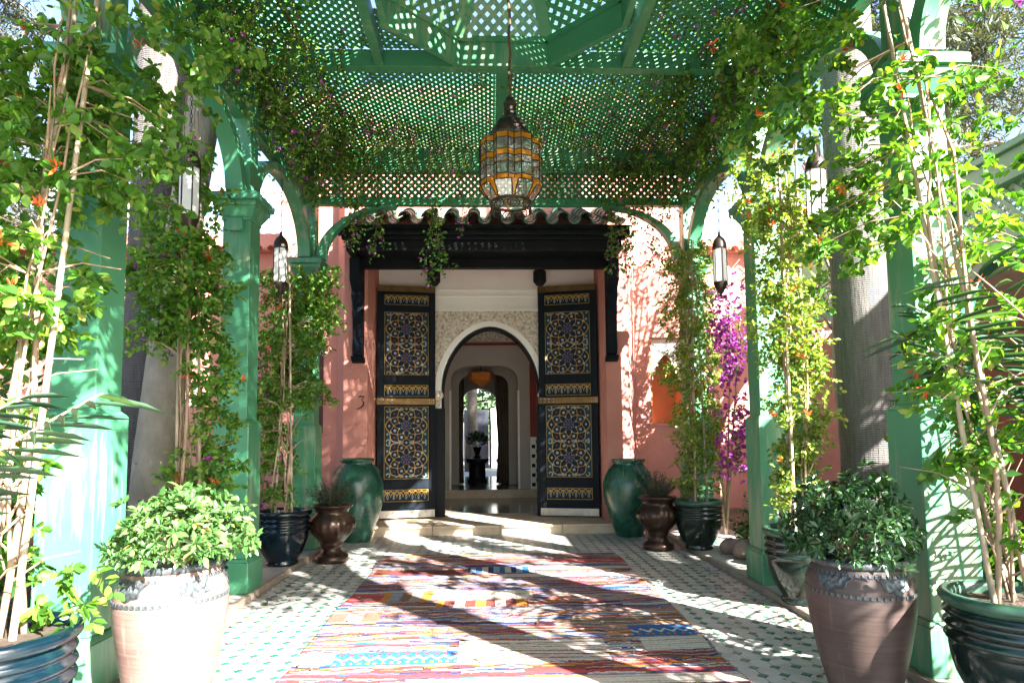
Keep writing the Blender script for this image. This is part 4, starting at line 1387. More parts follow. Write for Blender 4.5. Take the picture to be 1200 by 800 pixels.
    bars(at(-.25, .45, 6.60, 6.85), x, y, ['navy', 'sky', 'blue', 'cream'], .06, 0)
    bars(at(-1.27, -.85, 4.95, 5.2), x, y, ['brown', 'dust', 'brown', 'cream'], .13, 0)
    solid(at(1.0, 1.43, 4.20, 4.44), x, y, 'cream', 'dust', 6)
    n_ = np.random.default_rng(4).random(len(u))
    row = np.floor(y/.011).astype(int)
    rv = np.random.default_rng(9).random(4096)[row % 4096]
    c = c*1.12
    c *= (0.72+.22*n_+.22*(rv-.5))[:, None]
    return c
def rug3(U, V):
    z = .0105+.006*np.sin(U*3.1+V*1.3)*np.sin(V*2.3)+.0035*np.sin(V*11+U*2)
    ex = .012*np.sin(V*2.9)+.008*np.sin(V*7.1)
    return np.stack([rx0+U+ex*(U/RW*2-1), ry0+V+.012*np.sin(U*4.3)*(V > RH-.01), z+.002], 1)
rug = paint_grid('rug', rug_fn, RW, RH, 250, 560, M['rug'], None, rug3)
md = rug.modifiers.new('thick', 'SOLIDIFY'); md.thickness = .007; md.offset = -1
tag(rug, 'large striped flat-woven rug in maroon, navy, cream and orange on the tiled walk', 'rug')
fr = MB()
for i in range(150):
    x = rx0+.01+(RW-.02)*i/149
    fr.tube([(x, ry1+.0, .006), (x+R.uniform(-.008, .008), ry1+R.uniform(.02, .04), .006)], .0025, 3, False)
fo = fr.build('fringe', M['rug'], rug); fo['kind'] = 'stuff'
fo.data.attributes.new('paint', 'FLOAT_COLOR', 'FACE').data.foreach_set('color', np.tile(np.array([.5, .44, .36, 1], np.float32), len(fo.data.polygons)))

# ------------------------------------------------------------------ pots, urns and jars
def soil_disc(parent, r, z):
    m = MB(); n = 24
    m.v.append((0, 0, z+.015))
    for rr in (.5, 1.0):
        for k in range(n):
            a = 2*math.pi*k/n; m.v.append((r*rr*math.cos(a), r*rr*math.sin(a), z+R.uniform(-.008, .012)))
    for k in range(n):
        k2 = (k+1) % n
        m.f += [(0, 1+k, 1+k2), (1+k, 1+n+k, 1+n+k2, 1+k2)]
    return m.build('soil', M['soil'], parent, smooth='all')

def glazed_pot(loc, label, mat, r=.29, h=.58, rz=0.0):
    p = thing('glazed_pot', label, 'pot', loc, rz, 'glazed pots at the feet of the columns')
    k = h/.58; q = r/.29
    prof = [(.150, 0), (.165, .012), (.168, .03), (.15, .045), (.165, .07), (.205, .13), (.237, .20), (.255, .27), (.262, .33),
            (.262, .352), (.275, .362), (.279, .372), (.275, .382), (.262, .392), (.262, .408), (.275, .418), (.279, .428), (.275, .438), (.262, .448),
            (.262, .462), (.274, .472), (.278, .482), (.274, .492), (.262, .502), (.262, .515)]
    MB().lathe([(a*q, b*k) for a, b in prof], 56).build('body', mat, p, smooth='all')
    rim = [(.262, .512), (.280, .522), (.292, .538), (.293, .556), (.284, .572), (.268, .578), (.252, .570), (.244, .55), (.242, .50)]
    MB().lathe([(a*q, b*k) for a, b in rim], 56, cap=False).build('rim', M['glaze_rim'] if 'green' in mat.name else mat, p, smooth='all')
    soil_disc(p, .244*q, .525*k)
    return p

def studded_pot(loc, label, r=.30, h=.70, rz=0.0, mat='terracotta'):
    p = thing('terracotta_pot', label, 'pot', loc, rz, 'studded terracotta pots')
    q, k_ = r/.30, h/.70
    prof = [(.170, 0), (.180, .01), (.195, .05), (.228, .15), (.258, .26), (.282, .37), (.297, .45), (.302, .505), (.299, .55), (.288, .595), (.270, .632), (.258, .655), (.252, .668)]
    prof = [(a*q, b*k_) for a, b in prof]
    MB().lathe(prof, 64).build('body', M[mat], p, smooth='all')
    rim = [(.250, .662), (.262, .668), (.268, .680), (.266, .693), (.256, .702), (.243, .703), (.232, .695), (.228, .67), (.228, .62)]
    rim = [(a*q, b*k_) for a, b in rim]
    MB().lathe(rim, 64, cap=False).build('rim', M['silver_inlay'], p, smooth='all')
    soil_disc(p, .23*q, .655*k_)
    # rows of square metal studs
    sm = MB(); sm.box(-.007, .004, -.010, .010, -.010, .010)
    sm.frustum(0, 0, -.0001, .0001, .001, .001, .001, .001)
    sme = MB().box(-.007, .005, -.0105, .0105, -.0085, .0085).mesh('stud'); sme.materials.append(M['silver_inlay'])
    def rad_at(z):
        for (a, za), (b, zb) in zip(prof[:-1], prof[1:]):
            if za <= z <= zb: return a+(b-a)*(z-za)/(zb-za), math.atan2(-(b-a), zb-za)
        return prof[-1][0], 0
    for z, n in ((.545*k_, 54), (.640*k_, 50)):
        rr, tilt = rad_at(z)
        belt = node('stud_belt', p)
        for k in range(n):
            a = 2*math.pi*k/n
            o = place(sme, 'stud', belt, (rr*math.cos(a), rr*math.sin(a), z))
            o.rotation_euler = (0, -tilt, a)
    # filigree fans between the belts
    for k in range(5):
        a0 = k*2*math.pi/5+.25
        f = MB()
        nr_, nt_ = 5, 14
        def sp(t, rho, lift):
            z = (.632+rho*math.sin(t)*.95)*1.0*k_ if False else .632*k_+rho*math.sin(t)*.95
            rr, tl = rad_at(min(z, .66*k_)); a = a0+rho*math.cos(t)*1.15/rr
            return ((rr+lift)*math.cos(a), (rr+lift)*math.sin(a), z)
        for ring in range(nr_+1):
            for i in range(nt_+1):
                t = math.pi+math.pi*i/nt_
                rho = (.070+.006*math.cos(8*t))*ring/nr_
                f.v.append(sp(t, rho, .0015+(.006 if ring % 2 else 0)+(.002 if i % 2 else 0)))
        for ring in range(nr_):
            for i in range(nt_):
                q0 = ring*(nt_+1)+i; f.f.append((q0, q0+1, q0+nt_+2, q0+nt_+1))
        # outline of the fan
        arc_ = [sp(math.pi+math.pi*i/16, .074+.006*math.cos(8*(math.pi+math.pi*i/16)), .003) for i in range(17)]
        f.tube(arc_, .0045, 5)
        f.build('filigree_fan', M['silver_inlay'], p)
    return p

def urn(loc, label):
    p = thing('garden_urn', label, 'urn', loc, 0, 'fluted bronze urns')
    def flute(a, z):
        w = max(0.0, 1-((z-.40)/.13)**2) if .27 < z < .53 else 0
        return 1+.055*w*abs(math.cos(a*9))-.02*w
    prof = [(.175, 0), (.185, .01), (.185, .06), (.175, .075), (.155, .085), (.125, .105), (.112, .14), (.112, .17), (.125, .19), (.130, .20), (.125, .215),
            (.15, .24), (.195, .29), (.235, .34), (.258, .40), (.250, .45), (.22, .495), (.19, .525), (.180, .545), (.183, .57), (.205, .60), (.232, .615), (.236, .628), (.225, .635), (.19, .625), (.17, .58)]
    MB().lathe(prof, 72, rf=flute, cap=False).build('body', M['bronze'], p, smooth='all')
    MB().lathe([(.001, 0.002), (.17, 0.002)], 24, cap=False).build('foot', M['bronze'], p)
    soil_disc(p, .178, .59)
    return p

def jar(loc, label, h=1.06, r=.31, rz=0):
    p = thing('glazed_jar', label, 'jar', loc, rz, 'tall green jars beside the door')
    prof = [(.15, 0), (.165, .02), (.20, .12), (.25, .27), (.292, .44), (.31, .60), (.305, .72), (.28, .83), (.235, .92), (.195, .965), (.180, .985), (.178, 1.0), (.195, 1.02), (.205, 1.035), (.20, 1.055), (.175, 1.06), (.155, 1.05), (.15, .98)]
    def wob(a, z): return 1+.012*math.sin(a*2+z*3)+.008*math.sin(a*3-z*7)
    MB().lathe([(a*r/.31, b*h/1.06) for a, b in prof], 48, rf=wob).build('body', M['jar_glaze'], p, smooth='all')
    for k in (0, 1):
        a = k*math.pi+.35
        pts = []
        for i in range(9):
            t = i/8
            rr = .235+.045*math.sin(math.pi*t)+(.0 if i else 0); z = (.96-.16*t)
            base = .21+.065*t
            pts.append(((base+.05*math.sin(math.pi*t))*math.cos(a), (base+.05*math.sin(math.pi*t))*math.sin(a), z*h/1.06))
        MB().tube(pts, .018, 8).build('lug_handle', M['jar_glaze'], p, smooth='all')
    MB().lathe([(.232, .915), (.243, .925), (.232, .935)], 40, cap=False).build('shoulder_ring', M['jar_glaze'], p, smooth='all')
    return p

STRIP_Z = .036
PL = dict(L1=(-2.02, 2.72), L2=(-2.27, 4.95), L3=(-2.25, 7.08), R1=(2.47, 3.00), R2=(2.50, 5.17), R3=(2.46, 7.62))
glazed_pot((*PL['L1'], STRIP_Z), 'big dark teal ringed pot in the near left corner', M['pot_glaze_blue'], .31, .60, 1.0)
glazed_pot((*PL['L2'], STRIP_Z), 'dark green ringed pot almost hidden behind the sunlit terracotta pot', M['pot_glaze'], .29, .58, 2.0)
glazed_pot((*PL['L3'], STRIP_Z), 'dark teal ringed pot next to the left bronze urn', M['pot_glaze_blue'], .30, .58, 2.6)
glazed_pot((*PL['R1'], STRIP_Z), 'big dark green ringed pot in the near right corner', M['pot_glaze'], .31, .60, .4)
glazed_pot((*PL['R2'], STRIP_Z), 'blackish green ringed pot behind the shaded terracotta pot', M['pot_glaze_black'], .29, .60, 3.0)
glazed_pot((*PL['R3'], STRIP_Z), 'blackish green ringed pot next to the right bronze urn', M['pot_glaze_black'], .29, .58, 4.0)
TP_L, TP_R = (-1.60, 3.33, .005), (1.96, 3.42, .005)
studded_pot(TP_L, 'sunlit terracotta pot with silver studs, full of pale leaves', .26, .79, .3, 'terracotta_sunlit')
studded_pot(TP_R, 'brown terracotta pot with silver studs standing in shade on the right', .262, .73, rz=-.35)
urn((-1.79, 7.36, .004), 'fluted bronze urn in front of the left green jar')
urn((2.02, 7.80, .004), 'fluted bronze urn in front of the right green jar')
jar((-1.80, 8.74, .004), 'tall green glazed jar on the left of the door', 1.10, .35)
jar((1.90, 8.86, .004), 'tall green glazed jar on the right of the door, streaked with sun', 1.05, .35, .8)

# ------------------------------------------------------------------ clipped leafy bushes and herbs
def bush(loc, label, mat, rx, rz_, seed, n=420, L=.055, zc=0.02):
    g_ = np.random.default_rng(seed)
    p = thing('potted_bush', label, 'bush', loc, 0, 'bushes in terracotta pots')
    # twigs
    tw = MB()
    for i in range(26):
        a = g_.uniform(0, 6.28); e = g_.uniform(.15, 1.4)
        d = Vector((math.cos(a)*math.cos(e)*rx, math.sin(a)*math.cos(e)*rx, math.sin(e)*rz_))
        tw.tube([(d.x*.1, d.y*.1, -.03), tuple(d*.45+Vector((0, 0, .03))), tuple(d*.9)], [.006, .0045, .002], 5, False)
    tw.build('twigs', M['stem'], p)
    a = g_.uniform(0, 2*np.pi, n); ce = g_.uniform(-.10, 1, n)
    se = np.sqrt(np.maximum(0, 1-ce**2))
    dirs = np.stack([np.cos(a)*se, np.sin(a)*se, ce], 1)
    lump = 1+.12*np.sin(a*3+seed)*se+.09*np.sin(a*7+ce*5)+.07*np.sin(ce*11+a*2)
    rad = (1-.42*g_.random(n)**2.0)*lump*(1+.16*(g_.random(n) > .93))
    C = dirs*rad[:, None]*np.array([rx, rx, rz_])+np.array([0, 0, zc])
    outw = nrm(dirs/np.array([rx, rx, rz_]))
    P, D, S = [], [], []
    for c, o_ in zip(C, outw):
        k = g_.integers(6, 10)
        for i in range(k):
            th = 2*np.pi*i/k+g_.uniform(-.3, .3)
            t1 = nrm(np.cross(o_, [.3, .5, .81])); t2 = np.cross(o_, t1)
            d = nrm(o_*g_.uniform(.25, .8)+(t1*np.cos(th)+t2*np.sin(th)))
            P.append(c+d*.006-o_*g_.uniform(0, .02)); D.append(d); S.append(L*g_.uniform(.5, 1.35))
    leaf_mesh('foliage', np.array(P), np.array(D), np.array(S), mat, p, aspect=.40, fold=.3, curl=.14, upbias=.6, rng=g_)
    return p
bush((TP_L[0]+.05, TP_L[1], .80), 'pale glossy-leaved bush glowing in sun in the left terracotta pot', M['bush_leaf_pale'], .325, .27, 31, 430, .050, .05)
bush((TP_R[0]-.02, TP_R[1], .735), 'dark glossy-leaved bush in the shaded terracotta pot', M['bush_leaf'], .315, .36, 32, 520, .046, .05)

def herb(loc, label, seed, r=.26, h=.33):
    g_ = np.random.default_rng(seed)
    p = thing('rosemary_bush', label, 'herb', loc, 0, 'herbs in the bronze urns')
    P, D, S = [], [], []
    tw = MB()
    for i in range(90):
        a = g_.uniform(0, 6.28); sp = g_.uniform(0, 1)**.6
        top = np.array([math.cos(a)*r*sp, math.sin(a)*r*sp, h*(1-.45*sp**2)*g_.uniform(.65, 1.1)])
        b0 = np.array([math.cos(a)*r*.25*sp, math.sin(a)*r*.25*sp, 0])
        tw.tube([tuple(b0), tuple((b0+top)/2+np.array([0, 0, .02])), tuple(top)], [.003, .0025, .001], 3, False)
        for k in range(26):
            t = g_.uniform(.15, 1.02); q = b0+(top-b0)*t
            d = nrm(g_.normal(size=3)+nrm(top-b0)*.9)
            P.append(q); D.append(d); S.append(g_.uniform(.022, .042))
    tw.build('twigs', M['twig'], p)
    leaf_mesh('foliage', np.array(P), np.array(D), np.array(S), M['herb_leaf'], p, aspect=.22, rng=g_)
    return p
herb((-1.79, 7.36, .60), 'spiky grey-green herb bush in the left bronze urn', 41, .28, .36)
herb((2.02, 7.80, .60), 'spiky grey-green herb bush in the right bronze urn', 42)

# ------------------------------------------------------------------ hanging lanterns
def big_lantern():
    L = thing('hanging_lantern', 'large amber and clear glass lantern hanging from the cupola', 'lantern', (XC+.02, CY, 3.12))
    # plan: eight rounded lobes
    ang, rad_ = [], []
    for k in range(8):
        for f, rr in ((0, .205), (.26, .243), (.74, .243)):
            ang.append((k+f)*math.pi/4+.1); rad_.append(rr)
    n = len(ang)
    def ring(sc, z): return [Vector((rad_[i]*sc*math.cos(ang[i]), rad_[i]*sc*math.sin(ang[i]), z)) for i in range(n)]
    rows = [(.17, 'amber'), (.21, 'glass'), (.30, 'glass'), (.355, 'amber'), (.40, 'glass'), (.485, 'amber'), (.53, None)]
    fr = MB()
    for z, _ in rows:
        rg_ = ring(1.0, z)
        fr.tube(rg_+[rg_[0]], .0042, 5, False)
    for i in range(n):
        fr.tube([Vector((rad_[i]*math.cos(ang[i]), rad_[i]*math.sin(ang[i]), z)) for z in (.17, .53)], .0048, 5)
    for (z0, kind), (z1, _) in zip(rows[:-1], rows[1:]):
        g_ = MB()
        a, b = ring(.992, z0), ring(.992, z1)
        for i in range(n):
            j = (i+1) % n; q = len(g_.v)
            g_.v += [tuple(a[i]), tuple(a[j]), tuple(b[j]), tuple(b[i])]; g_.f.append((q, q+1, q+2, q+3))
        o = g_.build('pane_row', M[kind], L); o['kind'] = 'stuff'
    # lower tapering panes, one by one; narrow amber wedges between
    for k in range(8):
        a0, a1 = k*math.pi/4+.1, (k+1)*math.pi/4+.1
        def P(r, a, z): return (r*math.cos(a), r*math.sin(a), z)
        m0, m1 = a0+.11, a1-.11
        MB_ = MB(); MB_.v = [P(.235, m0, .168), P(.155, m0, .065), P(.155, m1, .065), P(.235, m1, .168)]; MB_.f = [(0, 1, 2, 3)]
        MB_.build('lower_pane', M['glass'], L)
        MB_ = MB(); MB_.v = [P(.235, a0-.11, .168), P(.155, a0-.02, .065), P(.155, a0+.02, .065), P(.235, m0, .168)]; MB_.f = [(0, 1, 2, 3)]
        MB_.build('amber_wedge', M['amber'], L)
        fr.tube([P(.237, m0, .168), P(.157, m0-.08, .065)], .0042, 5); fr.tube([P(.237, m1, .168), P(.157, m1+.08, .065)], .0042, 5)
        fr.tube([P(.22, a0, .53), P(.15, a0, .60)], .0045, 5)
        # shoulder glass
        S_ = MB(); S_.v = [P(.225, a0, .53), P(.225, a1, .53), P(.15, a1, .60), P(.15, a0, .60)]; S_.f = [(0, 1, 2, 3)]
        S_.build('shoulder_pane', M['glass'], L)
    fr.tube([P(.157, 2*math.pi*i/24, .065) for i in range(25)], .008, 6, False)
    fr.tube([P(.15, 2*math.pi*i/24, .60) for i in range(25)], .008, 6, False)
    fr.build('frame', M['iron'], L)
    MB().lathe([(.155, .598), (.150, .64), (.135, .665), (.115, .70), (.075, .735), (.055, .765), (.045, .80), (.05, .84), (.055, .86), (.04, .875), (.035, .90), (.015, .92)], 8).build('dome', M['iron'], L, fix=True)
    MB().lathe([(.001, .060), (.15, .060), (.153, .066)], 24, cap=False).build('bottom_plate', M['glass'], L)
    # pierced gallery under the bottom plate
    gl = MB()
    for k in range(8):
        a = k*math.pi/4+.1
        pts = [P(.155, a+da, .018+.034*math.sin(t)) for t, da in [(2*math.pi*i/12, .30*math.cos(2*math.pi*i/12)) for i in range(13)]]
        gl.tube(pts, .006, 5, False)
        pts = [P(.155, a+da, .018+.020*math.sin(t)) for t, da in [(2*math.pi*i/12, .17*math.cos(2*math.pi*i/12)) for i in range(13)]]
        gl.tube(pts, .004, 5, False)
    gl.tube([P(.155, 2*math.pi*i/24, .055) for i in range(25)], .006, 5, False)
    gl.build('gallery', M['iron'], L)
    # cord wound round the chain
    pts = [(.006*math.sin(i*1.1), .006*math.cos(i*1.1), .91+i*(APEX-.06-3.12-.91)/44) for i in range(45)]
    MB().tube(pts, .011, 6).build('cord', M['twig'], L)
    return L
big_lantern()

def white_lantern(loc, ztop, label):
    L = thing('hanging_lantern', label, 'lantern', loc, R.uniform(0, 1), 'slim white hanging lanterns')
    r = .073
    MB().lathe([(r*.93, .17), (r, .19), (r, .53), (r*.93, .55)], 6).build('glass', M['frost'], L)
    fr = MB()
    for k in range(6):
        a = k*math.pi/3
        fr.tube([(r*1.02*math.cos(a), r*1.02*math.sin(a), .16), (r*1.02*math.cos(a), r*1.02*math.sin(a), .56)], .006, 5)
    fr.build('bars', M['iron'], L)
    MB().lathe([(r*1.1, .555), (r*1.12, .57), (r*1.02, .62), (r*.75, .665), (r*.3, .70), (.016, .705), (.014, .745)], 12).build('cap', M['iron'], L, smooth=True)
    MB().lathe([(.004, 0), (.012, .015), (.010, .03), (r*.45, .06), (r*.85, .11), (r*1.05, .155), (r*1.1, .17)], 12).build('foot', M['iron'], L, smooth=True)
    ch = MB(); z = .745; top = ztop-loc[2]; k = 0
    while z < top:
        pts = [Vector((.009*math.cos(t), 0, z+.018+.02*math.sin(t))) for t in [2*math.pi*i/8 for i in range(9)]]
        if k % 2: pts = [Vector((0, p.x, p.z)) for p in pts]
        ch.tube(pts, .0032, 4, False); z += .034; k += 1
    ch.build('chain', M['iron'], L)
    return L
for (y, nm) in ((7.03, 'far'), (4.88, 'near')):
    for s, sd in ((-1, 'left'), (1, 'right')):
        white_lantern((XC+s*CX, y, 2.92), Z_B0+.0, 'slim white lantern in the %s %s arch of the pergola' % (nm, sd))

# loose boulders edging the beds
bl = [(2.72, 7.25, .12), (2.78, 6.95, .14), (2.80, 6.65, .13), (2.84, 6.32, .12), (-2.66, 6.75, .13), (-2.72, 6.35, .15), (-2.65, 6.05, .12)]
words = ['round brown stone %s the right bed' % w for w in ('beside the far pot in', 'second from the far pot in', 'third from the far pot in', 'nearest the middle column in')] + \
        ['round brown stone %s the left bed' % w for w in ('nearest the far pot in', 'largest of three in', 'nearest the middle column in')]
for (x, y, r), lb in zip(bl, words):
    m = MB(); nU, nV = 14, 9
    ph = R.uniform(0, 9)
    for j in range(nV+1):
        e = -math.pi/2+math.pi*j/nV
        for i in range(nU):
            a = 2*math.pi*i/nU
            k = 1+.12*math.sin(2*a+ph)+.09*math.sin(3*a+2*e+ph)
            m.v.append((r*1.15*k*math.cos(a)*math.cos(e), r*k*math.sin(a)*math.cos(e), r*.78*k*math.sin(e)))
    for j in range(nV):
        for i in range(nU):
            i2 = (i+1) % nU; m.f.append((j*nU+i, j*nU+i2, (j+1)*nU+i2, (j+1)*nU+i))
    o = m.build('boulder', M['boulder'], None, smooth='all'); o.location = (x, y, STRIP_Z+r*.62)
    tag(o, lb, 'stone', 'stones edging the beds')
# ------------------------------------------------------------------ climbing vines on canes
def flowers(name, C, mat, parent, rng, L=.05, k=6, aspect=.3, spread=1.0):
    P, D, S = [], [], []
    for c in C:
        ax = nrm(rng.normal(size=3)+np.array([0, -.6, .3]))
        for i in range(k):
            d = nrm(ax*.8+rng.normal(size=3)*.55*spread)
            P.append(c+rng.normal(size=3)*.008); D.append(d); S.append(L*rng.uniform(.7, 1.2))
    if not P: return
    o = leaf_mesh(name, np.array(P), np.array(D), np.array(S), mat, parent, aspect=aspect, rng=rng)
    o['kind'] = 'stuff'
    return o

def sprays(C, rng, k=(8, 14), R_=.10, L=.045, out=None):
    """leaf sprays: each centre carries several pinnate shoots; returns base points, axes, lengths"""
    P, D, S = [], [], []
    for c in C:
        ns = rng.integers(2, 4)
        for s in range(ns):
            ax = nrm(rng.normal(size=3)*np.array([1, 1, .7])+np.array([0, 0, -.15])+(0 if out is None else out))
            side = nrm(np.cross(ax, rng.normal(size=3)))
            m = int(rng.integers(k[0], k[1])//2)
            ln = R_*rng.uniform(.7, 1.4)
            for i in range(m):
                t = (i+.5)/m
                q = c+ax*ln*t+np.array([0, 0, -.25*ln*t*t])
                for sg in (-1, 1):
                    P.append(q+rng.normal(size=3)*.004); D.append(nrm(side*sg+ax*.55+rng.normal(size=3)*.25+np.array([0, 0, -.2]))); S.append(L*rng.uniform(.65, 1.25)*(1-.25*t))
            P.append(c+ax*ln+np.array([0, 0, -.25*ln])); D.append(ax); S.append(L)
    return np.array(P), np.array(D), np.array(S)

def vine(base, top, label, leafmat, seed, zones, n_stem=7, canes=3, cane_h=None, spread=.12, flw=(0, None), mag=0, bare=0.9, L=.045, lean=(0, 0), side_twigs=14, clump=(8, 14), R_=.10):
    """zones: list of (z0, z1, count, rx, ry, dx, dy) leaf clouds above the pot (absolute height)"""
    g_ = np.random.default_rng(seed); rr = random.Random(seed)
    bx, by, bz = base
    p = thing('climbing_vine', label, 'vine', base, 0, 'climbing vines in the glazed pots')
    H = top-bz
    # canes
    for i in range(canes):
        a = i*2*math.pi/max(1, canes)+rr.uniform(-.4, .4)
        r0 = .06+rr.uniform(0, .07)
        h = (cane_h or H)*rr.uniform(.8, 1.0)
        p0 = Vector((r0*math.cos(a), r0*math.sin(a), -.06)); p1 = Vector((lean[0]*h+rr.uniform(-.09, .09), lean[1]*h+rr.uniform(-.09, .09), h))
        m = MB(); k = max(4, int(h/.28)); pts, rad = [], []
        for q in range(k+1):
            t = q/k; c = p0+(p1-p0)*t; r = .0145*(1-.35*t)
            for e, f in ((-.008, 1.0), (0, 1.22), (.008, 1.0)):
                pts.append(c+Vector((0, 0, e+.0))); rad.append(r*f)
        m.tube(pts, rad, 8).build('cane', M['cane'], p, smooth='all')
    # woody stems
    stems = []
    for i in range(n_stem):
        a = rr.uniform(0, 6.28); r0 = rr.uniform(.02, .12); hs = H*rr.uniform(.55, 1.0)
        pts = []; n = 14
        ph, w = rr.uniform(0, 6), rr.uniform(1.5, 4)
        for q in range(n+1):
            t = q/n
            rad = r0*(1-t)+spread*t*rr.uniform(.3, .9)
            pts.append(Vector((math.cos(a+w*t)*rad+lean[0]*hs*t+.02*math.sin(ph+t*11), math.sin(a+w*t)*rad+lean[1]*hs*t+.02*math.cos(ph+t*13), -.05+hs*t)))
        stems.append(pts)
        MB().tube(pts, [(.009 if i % 3 else .015)*(1-.6*t/n) for t in range(n+1)], 6).build('stem', M['stem'], p, smooth='all')
    # side twigs low down
    tw = MB()
    for i in range(side_twigs):
        s = rr.choice(stems); k = rr.randint(1, 9); c = s[k]
        d = Vector((rr.uniform(-1, 1), rr.uniform(-1, 1), rr.uniform(.1, .9))).normalized()*rr.uniform(.15, .4)
        tw.tube([c, c+d*.5+Vector((0, 0, .02)), c+d+Vector((0, 0, -.03))], [.006, .004, .002], 5, False)
    # leaf clouds
    C = []
    for (z0, z1, cnt, rx, ry, dx, dy) in zones:
        for i in range(cnt):
            z = g_.uniform(z0, z1)-bz
            t = g_.uniform(0, 6.28); q = math.sqrt(g_.random())
            lum = 1+.25*math.sin(z*9+seed)
            C.append(np.array([dx+math.cos(t)*q*rx*lum, dy+math.sin(t)*q*ry*lum, z]))
    C = np.array(C); tw_count = [0]
    for c in C[::2]:
        if tw_count[0] > 90: break
        s = min(stems, key=lambda s_: min((Vector(c)-v_).length for v_ in s_[::3]))
        v_ = min(s, key=lambda v2: (Vector(c)-v2).length)
        if (Vector(c)-v_).length < .6:
            tw_count[0] += 1
            mid = (Vector(c)+v_)/2+Vector((0, 0, .05))
            tw.tube([v_, mid, Vector(c)], [.005, .0035, .0018], 4, False)
    tw.build('side_shoots', M['stem'], p)['kind'] = 'stuff'
    P, D, S = sprays(C, g_, clump, R_, L)
    leaf_mesh('foliage', P, D, S, leafmat, p, aspect=.62, fold=.3, curl=.15, upbias=.7, rng=g_, lump=1.05)
    if flw[0]:
        idx = g_.choice(len(C), flw[0], replace=len(C) < flw[0])
        Cf = C[idx]+nrm(g_.normal(size=(flw[0], 3))+np.array([0, -1.2, .3]))*.10
        flowers('flowers', Cf, M['orange_flower'], p, g_, .055, 7, .24)
    if mag:
        idx = g_.choice(len(C), mag)
        flowers('bracts', C[idx]+g_.normal(size=(mag, 3))*.06, M['magenta'], p, g_, .03, 7, .8, 1.4)
    return p

PZ = STRIP_Z+.53
vine((*PL['L1'], PZ+.02), 4.7, 'dense climbing vine with orange flowers rising from the near left pot', M['vine_leaf'], 101,
     [(2.6, 3.4, 110, .42, .4, .02, .45), (1.8, 2.6, 70, .28, .35, -.12, .15), (.8, 1.6, 50, .28, .3, -.3, .2), (3.2, 3.9, 26, .3, .3, .4, .8), (1.5, 3.4, 90, .3, .3, -.5, .3), (.62, .85, 5, .12, .1, .2, .1)],
     5, 2, 3.9, .10, (24, 1), 0, side_twigs=26, L=.062, lean=(.02, .10))
vine((*PL['L2'], PZ), 4.3, 'dark leafy climbing vine between the near and middle left columns', M['vine_leaf'], 102,
     [(2.1, 2.95, 190, .33, .33, -.12, .05), (2.95, 3.9, 70, .3, .25, -.28, .3), (1.25, 2.15, 60, .2, .2, .12, .1), (.7, 1.2, 50, .3, .2, .05, .1)], 6, 2, 3.3, .08, (16, 1), 14, lean=(-.03, .03), L=.055)
vine((*PL['L3'], PZ), 3.6, 'bushy climbing vine on the far left column behind the teal pot', M['vine_leaf'], 103,
     [(1.75, 3.25, 270, .36, .25, .0, .2), (2.5, 3.3, 60, .25, .2, .30, .3), (1.0, 1.75, 60, .22, .2, -.15, .2), (.7, .95, 14, .18, .15, -.05, 0)], 5, 2, 2.9, .07, (14, 1), 22, L=.052)
vine((*PL['R1'], PZ+.02), 4.6, 'airy climbing vine with orange flowers rising from the near right pot', M['vine_leaf'], 104,
     [(2.4, 3.4, 62, .36, .4, -.2, .45), (3.3, 4.1, 60, .40, .4, -.5, 1.0), (1.6, 2.4, 40, .40, .35, .08, .25), (1.15, 1.65, 26, .32, .3, .02, .2), (.7, 1.0, 8, .3, .25, .15, .1), (2.4, 3.5, 26, .3, .35, .4, .6), (2.2, 3.0, 14, .2, .2, -.5, .6)],
     5, 2, 4.0, .08, (16, 1), 0, side_twigs=30, L=.062, lean=(-.05, .10))
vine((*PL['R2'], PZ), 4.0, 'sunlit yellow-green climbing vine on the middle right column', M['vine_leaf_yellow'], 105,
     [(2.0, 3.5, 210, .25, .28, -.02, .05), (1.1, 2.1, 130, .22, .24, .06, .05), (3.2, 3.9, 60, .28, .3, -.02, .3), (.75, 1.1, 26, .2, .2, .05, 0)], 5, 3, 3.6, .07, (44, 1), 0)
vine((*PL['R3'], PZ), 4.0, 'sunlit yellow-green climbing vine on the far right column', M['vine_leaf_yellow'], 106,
     [(1.9, 3.7, 270, .32, .25, -.02, .1), (1.05, 1.9, 120, .28, .24, .04, .1), (.7, 1.05, 30, .22, .2, .0, 0)], 5, 3, 3.4, .07, (20, 1), 0)


